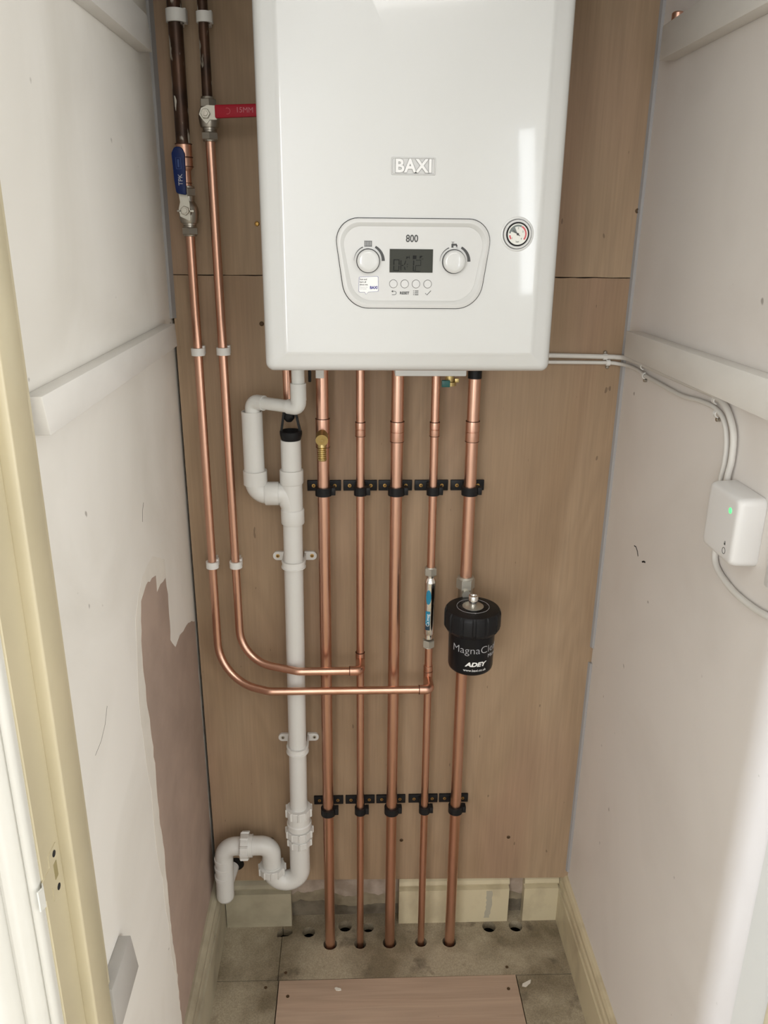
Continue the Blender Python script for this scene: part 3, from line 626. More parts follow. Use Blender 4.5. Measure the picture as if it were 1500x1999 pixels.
# filling valve under the boiler
fv = thing('filling_valve', 'small brass filling valve with dark green key under the boiler', 'valve', (.134, -.12, 1.276))
mk('body', 'brass', fv, lambda bm: (lathe(bm, (.134, -.12, 1.305), (0, 0, -1), [(.010, 0), (.010, .012), (.0075, .013), (.0075, .022), (.011, .023), (.011, .029)], 24), bx(bm, .142, .149, -.124, -.116, 1.281, 1.288, .001)))
mk('key', 'green', fv, lambda bm: bx(bm, .1195, .133, -.136, -.128, 1.2755, 1.2865, .001))

# ------------------------------------------------------------------ copper pipes
def coupling(bm, x, y, z0, z1, r):
    zc = (z0+z1)/2
    lathe(bm, (x, y, z0), (0, 0, 1), [(r+.0002, 0), (r+.0013, .0004), (r+.0015, .002), (r+.0015, zc-z0-.0012), (r+.0008, zc-z0-.0006), (r+.0008, zc-z0+.0006), (r+.0015, zc-z0+.0012), (r+.0015, z1-z0-.002), (r+.0013, z1-z0-.0004), (r+.0002, z1-z0)], 36)
def rings(par, x, y, zs, r):
    for z in zs: mk('solder_ring', 'flux', par, lambda bm: lathe(bm, (x, y, z-.0006), (0, 0, 1), [(r, 0), (r+.0017, .0002), (r+.0017, .0010), (r, .0012)], 32))
PY = -.037
def lean(t, b_, z): return t+(b_-t)*(1.3-z)/1.3
def cpipe(lab, xt, xb, r, coup, segs=None):
    t = thing('copper_pipe', lab, 'pipe', ((xt+xb)/2, PY, 0), 'copper pipes from boiler to floor')
    segs = segs or [(1.33, -.12)]
    for a, b_ in segs:
        mk('tube', 'copper', t, lambda bm: tube(bm, [(lean(xt, xb, a+(b_-a)*k/6), PY, a+(b_-a)*k/6) for k in range(7)], r, 36))
    if coup:
        z0, z1 = coup; xc = lean(xt, xb, (z0+z1)/2)
        c = mk('coupling', 'copper_fit', t, lambda bm: coupling(bm, xc, PY, z0, z1, r))
        rings(c, xc, PY, [z0, z1], r)
    return t
p1 = cpipe('leftmost wide copper pipe, with the brass drain cock on its coupling', -.0778, -.0801, .011, (1.151, 1.202))
dc = mk('drain_cock', 'brass', p1, lambda bm: (tube(bm, [(-.0785, -.045, 1.178), (-.0785, -.060, 1.175)], .0078, 24), tube(bm, [(-.0785, -.056, 1.1755), (-.0785, -.074, 1.1715)], .0108, 28)))
mk('spindle', 'brass', dc, lambda bm: (lathe(bm, (-.0785, -.0735, 1.1712), (0, -1, -.2), [(.0075, 0), (.0075, .0012), (.0052, .0012), (.0050, .0002)], 24), lathe(bm, (-.0785, -.0735, 1.1712), (0, -1, -.2), [(.0036, 0), (.0034, .0020), (.0008, .0022)], 6)))
def barb(bm):
    pr = [(.0078, 0), (.0078, .009)]
    for k in range(6): pr += [(.0066, .0105+k*.0035), (.0078, .0115+k*.0035), (.0078, .0130+k*.0035)]
    pr += [(.0066, .0330), (.0040, .0330), (.0040, .028)]
    lathe(bm, (-.0785, -.064, 1.166), (0, -.12, -1), pr, 24)
mk('hose_tail', 'brass', dc, barb)
p2 = cpipe('thin copper pipe second from the left, joined by the upper of the two bent pipes', -.0114, -.0126, .0075, (1.1706, 1.1956))
p3 = cpipe('wide copper pipe in the middle of the five', .0537, .0535, .011, (1.161, 1.197))
p4 = cpipe('thin copper pipe fourth from the left, interrupted by the chrome scale reducer', .1200, .1240, .0075, (1.1706, 1.1957), [(1.33, .9105), (.7600, -.12)])
p5 = cpipe('rightmost wide copper pipe, running behind the black filter', .1878, .1890, .011, (1.161, 1.1976), [(1.33, .893), (.772, -.12)])
for t, x in ((p1, -.0778), (p5, .1878)):
    mk('boiler_connector', 'black' if x > 0 else 'pvc', t, lambda bm: (lathe(bm, (x, PY, 1.2735), (0, 0, 1), [(.0122, 0), (.0122, .05)], 28) if x > 0 else bx(bm, x-.010, x+.004, PY-.020, PY-.011, 1.2760, 1.33, .001)))
# tees on pipes two and four
def tee(t, x, z, x_from):
    c = mk('tee_fitting', 'copper_fit', t, lambda bm: (coupling(bm, x, PY, z-.017, z+.017, .0075), tube(bm, [(x, PY, z), (x, PY-.016, z)], .0088, 28)))
    rings(c, x, PY, [z-.017, z+.017], .0075)
    return c
ZA, ZB, YF = .6785, .7215, -.0785
tee(p2, -.0122, ZB, 0); tee(p4, .1218, ZA, 0)
mk('lower_coupling', 'copper_fit', p4, lambda bm: coupling(bm, .1217, PY, .6865, .7085, .0075))

# the copper relief pipe that ends over the tundish
cr = mk('copper_pipe', 'copper', None, lambda bm: tube(bm, [(-.1385, -.037, 1.33), (-.1375, -.038, 1.207)], .0075, 32))
tag(cr, 'short copper relief pipe dropping from the boiler behind the white elbow', 'pipe')
stub = thing('copper_stub', 'short capped copper stub standing behind the batten at top right', 'pipe', (.452, -.098, 1.76))
mk('tube', 'copper', stub, lambda bm: tube(bm, [(.4525, -.098, 1.77), (.4525, -.098, 1.815)], .0075, 24))
mk('end_cap', 'copper_fit', stub, lambda bm: lathe(bm, (.4525, -.098, 1.806), (0, 0, 1), [(.0086, 0), (.0086, .012), (.0070, .0138), (.0001, .014)], 24))

# the two bent supply pipes at the left
SY = -.033
def bent(lab, xt, xb, z, ztop, r1, kx, xe, grp='bent copper supply pipes'):
    t = thing('copper_supply_pipe', lab, 'pipe', (xt, SY, z), grp)
    pts = fillet([(xt, SY, ztop), (xb, SY, z), (kx, YF, z), (xe-.012, YF, z)], [r1, .03])
    mk('tube', 'copper', t, lambda bm: tube(bm, pts, .0075, 32))
    el = fillet([(xe-.020, YF, z), (xe, YF, z), (xe, PY-.010, z)], [.009])
    e = mk('elbow', 'copper_fit', t, lambda bm: (tube(bm, el, .0089, 32)))
    mk('solder_ring', 'flux', e, lambda bm: tube(bm, [(xe-.0212, YF, z), (xe-.0198, YF, z)], .0092, 28))
    return t
sA = bent('copper supply pipe nearest the left wall, running lower to the right than its twin', -.2885, -.2875, ZA, 1.5065, .082, -.186, .1218)
sB = bent('copper supply pipe second from the left wall, bending right to the thin second pipe', -.2475, -.2440, ZB, 1.6470, .066, -.130, -.0122)
mk('tarnished_tube', 'oldcopper', sA, lambda bm: tube(bm, [(-.2900, SY, 1.640), (-.2885, SY, 2.42)], .011, 36))
rd = mk('reducer', 'copper_fit', sA, lambda bm: lathe(bm, (-.2895, SY, 1.565), (0, 0, 1), [(.0076, 0), (.0076, .012), (.0088, .0125), (.0088, .036), (.0124, .041), (.0127, .043), (.0127, .055), (.0120, .0555), (.0120, .0565), (.0127, .057), (.0127, .0745), (.0112, .0755)], 36))
rings(rd, -.2895, SY, [1.6405, 1.6213], .0118); rings(rd, -.2895, SY, [1.5835], .0078); rings(rd, -.2895, SY, [1.6075], .0120)
mk('tarnished_tube', 'oldcopper', sB, lambda bm: tube(bm, [(-.2480, SY, 1.705), (-.2465, SY, 2.42)], .0078, 32))

mk('paint_splash', 'chalk', sA, lambda bm: patch_on(bm, -.2893, SY, .0111, [(-.95, 1.7010, 1.7030), (-.80, 1.6920, 1.7080), (-.62, 1.6860, 1.7070), (-.50, 1.6950, 1.7040), (-.42, 1.6990, 1.7010)]))
# ball valves
def valve(name, lab, x, zc, top, bot, grip):
    t = thing('ball_valve', lab, 'valve', (x, SY, bot), 'ball valves on the supply pipes')
    mk('body', 'nickel', t, lambda bm: lathe(bm, (x, SY, bot+.010), (0, 0, 1), [(.0095, 0), (.0095, .006), (.0105, .0065), (.0105, .010), (.0135, .0105), (.0145, .014), (.0155, .020), (.0160, zc-bot-.010), (.0150, zc-bot-.003), (.0120, zc-bot+.003), (.0098, zc-bot+.006), (.0098, top-bot-.014)], 32))
    mk('nut', 'nickel', t, lambda bm: (hexnut(bm, (x, SY, top-.0155), (0, 0, 1), .0132, .0125, .25), lathe(bm, (x, SY, top-.0035), (0, 0, 1), [(.0112, 0), (.0105, .003), (.0082, .0035)], 28)))
    mk('nut', 'nickel', t, lambda bm: (hexnut(bm, (x, SY, bot+.0025), (0, 0, 1), .0135, .0115, .1), lathe(bm, (x, SY, bot), (0, 0, 1), [(.0084, 0), (.0105, .0005), (.0112, .003)], 28)))
    mk('stem', 'nickel', t, lambda bm: tube(bm, [(x, SY-.008, zc), (x, SY-.030, zc)], .0075, 24))
    return t
YV = -.066
vA = valve('v', 'nickel ball valve with an upright blue lever on the left supply pipe', -.2880, 1.5400, 1.5795, 1.5030, 0)
mk('lever_plate', 'nickel_l', vA, lambda bm: (prism(bm, rpoly([(-.2800, 1.5260), (-.2800, 1.5530), (-.2840, 1.5700), (-.2965, 1.5700), (-.2945, 1.5545), (-.2975, 1.5440), (-.2960, 1.5330)], .0015, 3), xz(YV), xz(YV+.0025)), bx(bm, -.3005, -.2740, YV, YV+.004, 1.5395, 1.5425, .0008)))
mk('stem_nut', 'nickel', vA, lambda bm: hexnut(bm, (-.2875, YV, 1.5415), (0, -1, 0), .0072, .004, .2))
mk('stem_end', 'nickel_l', vA, lambda bm: lathe(bm, (-.2875, YV-.003, 1.5415), (0, -1, 0), [(.0040, 0), (.0036, .0035), (.0005, .0036)], 16))
lvp = rpoly([(-.2825, 1.5640), (-.2808, 1.6235), (-.2855, 1.6330), (-.2960, 1.6330), (-.3010, 1.6240), (-.2995, 1.5850), (-.2975, 1.5665)], [.002, .006, .006, .006, .006, .006, .004], 4)
lvA = mk('lever', 'blue', vA, lambda bm: (prism(bm, lvp, xz(YV-.0035), xz(YV-.0105)), bmesh.ops.bevel(bm, geom=[e for e in bm.edges if e.is_boundary or (len(e.link_faces) == 2 and e.calc_face_angle(0) > .9)], offset=.0015, segments=2, affect='EDGES', profile=.5)))
def up(x, y, z): return lambda a, b, c: (x-b, y-c, z+a)
lettering('TPK', .0095, up(-.2893, YV-.0105, 1.5860), 'greyprint', lvA)
mk('lever_mark', mat('blue_print', (.03, .07, .22), .5), lvA, lambda bm: (stroke(bm, [(-.2948, 1.6015), (-.2948, 1.6175), (-.2875, 1.6175), (-.2875, 1.6015), (-.2948, 1.6015)], .0006, YV-.0103, YV-.0108), stroke(bm, [(-.2912, 1.6040), (-.2912, 1.6150)], .0022, YV-.0103, YV-.0108)), smooth=False)
vB = valve('v', 'nickel ball valve with a horizontal red lever on the second supply pipe', -.2475, 1.6800, 1.7080, 1.6440, 0)
mk('lever_plate', 'nickel_l', vB, lambda bm: prism(bm, rpoly([(-.2300, 1.6720), (-.2300, 1.6915), (-.2440, 1.6920), (-.2535, 1.6880), (-.2570, 1.6790), (-.2520, 1.6720), (-.2460, 1.6660), (-.2410, 1.6720)], .0012, 3), xz(YV), xz(YV+.0025)))
mk('stem_nut', 'nickel_l', vB, lambda bm: hexnut(bm, (-.2468, YV, 1.6800), (0, -1, 0), .0074, .004, .5))
mk('stem_end', 'nickel', vB, lambda bm: lathe(bm, (-.2468, YV-.003, 1.6800), (0, -1, 0), [(.0038, 0), (.0034, .0035), (.0005, .0036)], 16))
lvB = mk('lever', 'red', vB, lambda bm: (prism(bm, rpoly([(-.2320, 1.6735), (-.1520, 1.6775), (-.1500, 1.6950), (-.2320, 1.6918)], [.002, .006, .006, .002], 4), xz(YV+.001), xz(YV-.0060)), bmesh.ops.bevel(bm, geom=[e for e in bm.edges if len(e.link_faces) == 2 and e.calc_face_angle(0) > .9], offset=.001, segments=2, affect='EDGES', profile=.5)))
lettering('15MM', .0105, front(-.1870, YV-.0060, 1.6850), 'lever_print', lvB)
mk('lever_mark', 'gauge_red', lvB, lambda bm: stroke(bm, arc(-.2130, 1.6835, .0042, 120, -110, 12), .0006, YV-.0058, YV-.0064), smooth=False)

# ------------------------------------------------------------------ pipe clips
def ringband(bm, x, y, z, ri, ro, h, a0=0, a1=360, n=36):
    rings_ = []
    for k in range(n+1):
        a = math.radians(a0+(a1-a0)*k/n); c, s = math.cos(a), math.sin(a)
        rings_.append([(x+ri*c, y+ri*s, z-h/2), (x+ro*c, y+ro*s, z-h/2), (x+ro*c, y+ro*s, z+h/2), (x+ri*c, y+ri*s, z+h/2)])
    loft(bm, rings_, True, True)
def wclip(x, z, r, lab, h=.0145, flip=1):
    t = thing('pipe_clip', lab, 'clip', (x, 0, z-h/2), 'white pipe clips on the left supply pipes')
    mk('ring', 'clip_w', t, lambda bm: ringband(bm, x, SY, z, r+.0003, r+.0042, h, -250, 100))
    mk('foot', 'clip_w', t, lambda bm: (bx(bm, x-.006, x+.006, SY+r+.001, -.0002, z-h/2, z+h/2, .001), bx(bm, x+r-.001, x+r+.0035, SY+.001, SY+r+.006, z-h/2+.001, z+h/2+.003, .001)))
wclip(-.2880, 1.8160, .011, 'wide white plastic clip on the dark pipe nearest the left wall', .0175)
wclip(-.2460, 1.8150, .0078, 'white plastic clip at the top of the second tarnished pipe')
wclip(-.2882, 1.3170, .0075, 'white plastic clip level with the mid-height batten, nearest the left wall', .0125)
wclip(-.2452, 1.3180, .0075, 'white plastic clip level with the mid-height batten, on the second supply pipe', .0125)
wclip(-.2877, 0.9240, .0075, 'low white plastic clip on the supply pipe nearest the left wall, above its bend', .0125)
wclip(-.2442, 0.9240, .0075, 'low white plastic clip on the second supply pipe, above its bend', .0125)
ORD = ('leftmost wide', 'second thin', 'middle wide', 'fourth thin', 'rightmost wide')
def bclip(r):
    t = thing('pipe_clip', '', 'clip', (0, 0, 0), 'black pipe clips')
    mk('base_plate', 'black', t, lambda bm: bx(bm, -.0312, .0312, -.005, 0, -.010, .010, .0008))
    mk('ring', 'black', t, lambda bm: (ringband(bm, 0, PY, 0, r+.0002, r+.0042, .0155), bx(bm, -.0095, .0095, PY+r+.001, -.004, -.0078, .0078, .001)))
    mk('latch', 'black', t, lambda bm: bx(bm, r+.003, r+.0105, PY-.006, PY+.009, -.0072, .0072, .001))
    for s in (-1, 1):
        sh = mk('screw', 'zinc', t, lambda bm: lathe(bm, (s*.0195, -.0048, 0), (0, -1, 0), [(.0035, 0), (.0033, .0008), (.0018, .001)], 16))
        mk('cross_slot', 'line', sh, lambda bm: (bx(bm, s*.0195-.0018, s*.0195+.0018, -.0060, -.0056, -.0005, .0005), bx(bm, s*.0195-.0005, s*.0195+.0005, -.0060, -.0056, -.0018, .0018)), smooth=False)
    return t
protos = {}
for row, zc in (('upper', 1.0685), ('lower', .3645)):
    for i, (xt, xb, r) in enumerate(((-.0778, -.0801, .011), (-.0114, -.0126, .0075), (.0537, .0535, .011), (.1200, .1240, .0075), (.1878, .1890, .011))):
        if r not in protos: protos[r] = o = bclip(r)
        else: o = copy_tree(protos[r])
        o.location = (lean(xt, xb, zc), 0, zc)
        o['label'] = 'black plastic clip in the %s row holding the %s copper pipe' % (row, ORD[i])

# ------------------------------------------------------------------ scale reducer and magnetic filter
sr = thing('scale_reducer', 'slim chrome scale reducer with blue labels on the fourth copper pipe', 'filter', (.1208, PY, .749))
sx_ = .1208
mk('body', 'chrome', sr, lambda bm: lathe(bm, (sx_, PY, .768), (0, 0, 1), [(.0080, 0), (.0080, .0085), (.0102, .010), (.0113, .013), (.0113, .118), (.0110, .121), (.0082, .1285), (.0078, .129), (.0078, .137)], 40))
for z0 in (.7500, .9020):
    mk('nut', 'nickel_l', sr, lambda bm: (hexnut(bm, (sx_, PY, z0), (0, 0, 1), .0122, .0150, .0), lathe(bm, (sx_, PY, z0-.001 if z0 < .8 else z0+.0145), (0, 0, 1), [(.0100, 0), (.0095, .002)], 28)))
def patchcyl(bm, cx, cy, r, a0, a1, zf0, zf1, n=14, th=.0003):
    g = []
    for k in range(n+1):
        a = a0+(a1-a0)*k/n; t = k/n; g.append((a, zf0(t), zf1(t)))
    R = [[(cx+rr*math.sin(a), cy-rr*math.cos(a), z) for rr, z in ((r, z0), (r+th, z0), (r+th, z1), (r, z1))] for a, z0, z1 in g]
    loft(bm, R)
def wrap(cx, cy, r, a0, rot=False):
    if rot: return lambda a, b, c: (cx+(r+c)*math.sin(a0-b/r), cy-(r+c)*math.cos(a0-b/r), rot+a)
el_ = lambda s: (lambda t: .8595+s*.0150*math.sqrt(max(0, 1-(2*t-1)**2)))
o_ = mk('oval_label', 'teal', sr, lambda bm: patchcyl(bm, sx_, PY, .0114, -.75, .15, el_(-1), el_(1))); o_['label'] = 'blue oval label'
o_ = mk('label', 'teal', sr, lambda bm: patchcyl(bm, sx_, PY, .0114, -.75, .05, lambda t: .8020, lambda t: .8300)); o_['label'] = 'blue label'
o_ = mk('label', 'navy', sr, lambda bm: patchcyl(bm, sx_, PY, .0114, -.75, .05, lambda t: .7905, lambda t: .8021)); o_['label'] = 'dark label end'
lettering('Calmag', .0088, wrap(sx_, PY, .0117, -.33, .8115), 'white', sr, sx=1.0)

mf = thing('magnetic_filter', 'black cylindrical magnetic filter hanging on the rightmost copper pipe', 'filter', (.194, -.10, .742))
fx, fy = .1942, -.100
mk('canister', 'blackgloss', mf, lambda bm: lathe(bm, (fx, fy, .742), (0, 0, 1), [(.030, 0), (.0375, .001), (.0405, .004), (.0418, .009), (.0425, .060), (.0430, .090)], 64))
def ribs(a, h):
    k = (a*14/(2*PI)) % 1.0
    return 1.0 if (k < .72 or h < .004 or h > .045) else .965
mk('screw_collar', 'black', mf, lambda bm: lathe(bm, (fx, fy, .8195), (0, 0, 1), [(.0440, 0), (.0490, .0045), (.0520, .010), (.0520, .036), (.0505, .0405), (.0480, .0435), (.0300, .0465), (.0200, .0465)], 168, mod=lambda a, h: ribs(a, h) if .004 < h < .042 else 1.0), ang=22)
ZT = .866
mk('printed_ring', 'greyprint', mf, lambda bm: ([stroke3 for stroke3 in ()], lathe(bm, (fx, fy, ZT), (0, 0, 1), [(.0300, 0), (.0300, .0003), (.0292, .0003), (.0292, 0)], 56)))
tp = mk('top_disc', 'nickel_l', mf, lambda bm: lathe(bm, (fx, fy, ZT-.0005), (0, 0, 1), [(.0195, 0), (.0195, .0014), (.0188, .0018), (.0001, .0018)], 48))
mk('air_vent', 'chrome', tp, lambda bm: (lathe(bm, (fx, fy, ZT+.001), (0, 0, 1), [(.0075, 0), (.0075, .006), (.0083, .0062), (.0083, .0070), (.0078, .0075), (.0078, .0090), (.0090, .0095), (.0090, .0195), (.0084, .0205), (.0062, .0205), (.0060, .0185), (.0030, .0185)], 36)))
mk('pointer_mark', 'greyprint', mf, lambda bm: prism(bm, [(fx-.003, fy-.0285), (fx+.003, fy-.0285), (fx, fy-.0325)], xy(ZT+.0001), xy(ZT+.0004)), smooth=False)
def wrapx(r, z, a0): return lambda a, b, c: (fx+(r+c)*math.sin(a0+a/r), fy-(r+c)*math.cos(a0+a/r), z+b)
lettering('MagnaClean', .0205, wrapx(.0428, .7965, .20), 'greyprint', mf, bold=-.0003, sx=1.05, label='grey printed name')
lettering('Micro', .0105, wrapx(.0428, .7820, .94), 'greyprint', mf)
lettering('ADEY', .0118, wrapx(.0426, .7680, .07), 'white', mf, bold=.0005, shear=.25, sx=1.25, label='white printed name')
lettering('www.baxi.co.uk', .0068, wrapx(.0424, .7560, .06), 'white', mf)
# isolating valve joining filter to pipe
fvv = thing('isolating_valve', 'chromed valve connection between the rightmost pipe and the black filter', 'valve', (.1885, PY, .87))
mk('nut', 'nickel_l', fvv, lambda bm: (hexnut(bm, (.1882, PY, .874), (0, 0, 1), .0175, .021, .5), lathe(bm, (.1882, PY, .894), (0, 0, 1), [(.0160, 0), (.0160, .002), (.0140, .0045), (.0118, .005)], 32)))
mk('body', 'nickel', fvv, lambda bm: (lathe(bm, (.1885, PY, .765), (0, 0, 1), [(.0150, 0), (.0150, .018), (.0130, .020), (.0165, .035), (.0165, .075), (.0140, .095), (.0140, .110)], 28), tube(bm, [(.1885, PY, .82), (.191, -.060, .82)], .012, 24)))
mk('side_screw', 'nickel_l', fvv, lambda bm: tube(bm, [(.188, PY-.010, .868), (.188, PY-.020, .868)], .0085, 20))

# ------------------------------------------------------------------ white waste pipework
WY = -.043
def wx(z): return -.134+(-.1405+.134)*(1.165-z)/(1.165-.374)
wp = thing('waste_pipe', 'white plastic waste stack with side branch, standing beside the copper pipes', 'pipe', (-.139, WY, .36))
mk('main_tube', 'pvc', wp, lambda bm: tube(bm, [(wx(z), WY, z) for z in (1.010, .8, .6, .372)], .0178, 40))
def hollow(bm, x, y, z0, z1, r): lathe(bm, (x, y, z0), (0, 0, 1), [(r, 0), (r, z1-z0-.0003), (r-.0005, z1-z0), (r-.002, z1-z0), (r-.0022, z1-z0-.0005), (r-.0022, z1-z0-.05)], 44)
mk('upper_tube', 'pvc', wp, lambda bm: hollow(bm, wx(1.1), WY, 1.09, 1.1655, .0180))
def teef(bm):
    x = wx(1.06); lathe(bm, (x, WY, 1.0085), (0, 0, 1), [(.0180, 0), (.0208, .0008), (.0212, .002), (.0212, .0265), (.0206, .028), (.0192, .029), (.0190, .076), (.0206, .077), (.0212, .079), (.0212, .1005), (.0208, .1020), (.0182, .1028)], 44)
    tube(bm, fillet([(x-.036, WY, 1.066), (x-.012, WY, 1.066), (x-.002, WY, 1.044), (x, WY, 1.03)], [.014, .01]), [.0196]*0 or .0192, 36)
mk('tee', 'pvc', wp, teef)
el = fillet([(-.1995, WY, 1.090), (-.1995, WY, 1.066), (-.160, WY, 1.066)], [.021])
mk('elbow', 'pvc', wp, lambda bm: (tube(bm, el, .0186, 40), tube(bm, [(-.1995, WY, 1.0835), (-.1995, WY, 1.1095)], .0212, 44)))
mk('branch_socket', 'pvc', wp, lambda bm: tube(bm, [(-.1825, WY, 1.066), (-.1815, WY, 1.066), (-.1585, WY, 1.066)], [.0208, .0214, .0214], 40))
mk('standpipe', 'pvc', wp, lambda bm: hollow(bm, -.2005, WY, 1.095, 1.2165, .0182))
def wclamp(x, z, scr, lab):
    t = thing('pipe_bracket', lab, 'clip', (x, 0, z-.008), 'white waste pipe brackets')
    def ringf(bm):
        ringband(bm, x, WY, z, .0181, .0212, .0130, 0, 360, 44); ringband(bm, x, WY, z-.0058, .0181, .0226, .0022, 0, 360, 44); ringband(bm, x, WY, z+.0058, .0181, .0222, .0018, 0, 360, 44)
        bx(bm, x-.0215, x-.0175, WY, -.002, z-.0065, z+.0065, .001); bx(bm, x+.0175, x+.0215, WY, -.002, z-.0065, z+.0065, .001)
    mk('strap', 'clip_w', t, ringf)
    for s in (-1, 1):
        a = mk('ear', 'clip_w', t, lambda bm: prism(bm, rpoly([(x+s*.018, z-.0085), (x+s*.0415, z-.0085), (x+s*.0415, z+.0085), (x+s*.018, z+.0085)], [.0005, .0082, .0082, .0005], 8), xz(-.0002), xz(-.0055)))
        sh = mk('screw', scr, a, lambda bm: lathe(bm, (x+s*.0325, -.0053, z), (0, -1, 0), [(.0038, 0), (.0036, .0008), (.002, .001)], 18))
        mk('cross_slot', 'line', sh, lambda bm: (bx(bm, x+s*.0325-.002, x+s*.0325+.002, -.0066, -.0062, z-.0005, z+.0005), bx(bm, x+s*.0325-.0005, x+s*.0325+.0005, -.0066, -.0062, z-.002, z+.002)), smooth=False)
wclamp(wx(.927), .9290, 'zinc', 'white two-eared bracket on the upper part of the waste pipe, bright screws')
wclamp(wx(.525), .5240, 'nickel', 'white two-eared bracket on the lower part of the waste pipe, dull screws')
# tundish
td = thing('tundish', 'black plastic tundish with open sides on top of the white waste pipe', 'tundish', (-.1345, WY, 1.15))
tx = -.1338
mk('cup', 'black', td, lambda bm: lathe(bm, (tx, WY, 1.150), (0, 0, 1), [(.0130, 0), (.0150, .012), (.0172, .0165), (.0188, .022), (.0196, .026), (.0196, .031), (.0180, .032), (.0165, .030), (.008, .020)], 40))
mk('spout', 'black', td, lambda bm: (lathe(bm, (-.1368, -.0385, 1.203), (0, 0, 1), [(.0050, -.006), (.0100, 0), (.0105, .004), (.0105, .016), (.0085, .017)], 28)))
for s in (-1, 1):
    mk('arm', 'black', td, lambda bm: loft(bm, [[(tx+s*.0165-.002, WY-.004, 1.180), (tx+s*.0165+.002, WY-.004, 1.180), (tx+s*.0165+.002, WY+.004, 1.180), (tx+s*.0165-.002, WY+.004, 1.180)], [(tx-.001+s*.0100-.002, WY-.004, 1.216), (tx-.001+s*.0100+.002, WY-.004, 1.216), (tx-.001+s*.0100+.002, WY+.004, 1.216), (tx-.001+s*.0100-.002, WY+.004, 1.216)]]))
# condensate pipe
cn = thing('condensate_pipe', 'white overflow pipe from the boiler, stepping left and down into the standpipe', 'pipe', (-.155, -.08, 1.18))
E1 = V(-.1150, -.100, 1.2340); E2 = V(-.1985, WY-.004, 1.2340)
mk('drop_tube', 'pvc2', cn, lambda bm: tube(bm, [(-.1150, -.100, 1.33), (-.1150, -.100, 1.262)], .0108, 32))
mk('upper_elbow', 'pvc2', cn, lambda bm: (tube(bm, [(-.1150, -.100, 1.2755), (-.1150, -.100, 1.2465)], .0132, 36), tube(bm, fillet([(-.1150, -.100, 1.250), E1, E1+(E2-E1)*.22], [.010]), .0126, 36)))
mk('cross_tube', 'pvc2', cn, lambda bm: tube(bm, [E1+(E2-E1)*.12, E2+(E1-E2)*.08], .0108, 32))
mk('far_elbow', 'pvc2', cn, lambda bm: (tube(bm, fillet([E2+(E1-E2)*.26, E2, (E2.x, E2.y, 1.2060)], [.012]), .0130, 36)))
mk('tail_tube', 'pvc2', cn, lambda bm: tube(bm, [(E2.x, E2.y, 1.222), (E2.x, E2.y, 1.16)], .0122, 32))
mk('sensor_plug', 'black', bo, lambda bm: bx(bm, -.1005, -.0955, -.06, -.05, 1.270, 1.33, .001))

# trap
tr = thing('waste_trap', 'white plastic S-shaped trap with ribbed nuts at the foot of the waste pipe', 'trap', (-.21, WY, .14))
def knut(c, ax, r, h, n=10):
    def f(bm):
        lathe(bm, c, ax, [(r*.80, 0), (r*.93, .001), (r, .003), (r, h-.001), (r*.97, h), (r*.70, h)], n*12, mod=lambda a, hh: 1.0 if ((a*n/(2*PI)) % 1) < .16 else .905)
    return f
tx0 = wx(.37)
mk('compression_nut', 'pvc', tr, knut((tx0, WY, .3600), (0, 0, 1), .0288, .0205), ang=20)
mk('reducer', 'pvc', tr, lambda bm: lathe(bm, (tx0, WY, .285), (0, 0, 1), [(.0215, 0), (.0225, .045), (.0258, .047), (.0258, .058), (.0238, .060), (.0238, .076)], 44))
mk('compression_nut', 'pvc', tr, knut((tx0, WY, .3090), (0, 0, 1), .0300, .0190, 11), ang=20)
mk('compression_nut', 'pvc', tr, knut((tx0, WY, .2860), (0, 0, 1), .0275, .0175), ang=20)
R_ = .0200
ub = fillet([(tx0-.001, WY, .30), (tx0-.001, WY, .1900), (-.2015, WY, .1900), (-.2015, WY, .235)], [.031, .030])
mk('u_bend', 'pvc', tr, lambda bm: tube(bm, ub, R_+.0012, 44))
mk('compression_nut', 'pvc', tr, knut((-.2015, WY, .2120), (0, 0, 1), .0300, .0195, 11), ang=20)
mk('elbow', 'pvc', tr, lambda bm: (tube(bm, fillet([(-.2015, WY, .225), (-.2015, WY, .2830), (-.262, WY, .2830)], [.022]), R_-.0002, 44), tube(bm, [(-.2480, WY, .2830), (-.2400, WY, .2830)], .0235, 40)))
mk('compression_nut', 'pvc', tr, knut((-.2665, WY, .2830), (1, 0, 0), .0300, .0185, 10), ang=20)
def outlet(bm):
    p = fillet([(-.258, WY, .2830), (-.3010, WY, .2830), (-.3050, WY, .150)], [.026]); tube(bm, p, .0190, 44)
    for z in (.245, .224, .200): lathe(bm, (-.3022-.00003*(.283-z)*1000, WY, z), (0, 0, 1), [(.0190, 0), (.0198, .0006), (.0198, .008), (.0190, .0086)], 40)
    lathe(bm, (-.3050, WY, .152), (0, 0, -1), [(.0190, 0), (.0182, .005), (.0150, .010), (.0080, .013), (.0001, .014)], 40)
mk('outlet_elbow', 'pvc', tr, outlet)
mk('outlet_tube', 'pvc', tr, lambda bm: tube(bm, [(-.3020, WY, .185), (-.2955, -.0012, .191)], .0165, 32))
hl = mk('wall_hole', 'dark', None, lambda bm: lathe(bm, (-.2850, .0005, .196), (0, -1, 0), [(.017, 0), (.017, .0008)], 32))
hl.parent = pb; hl.matrix_parent_inverse = Matrix.Translation(-pb.location)

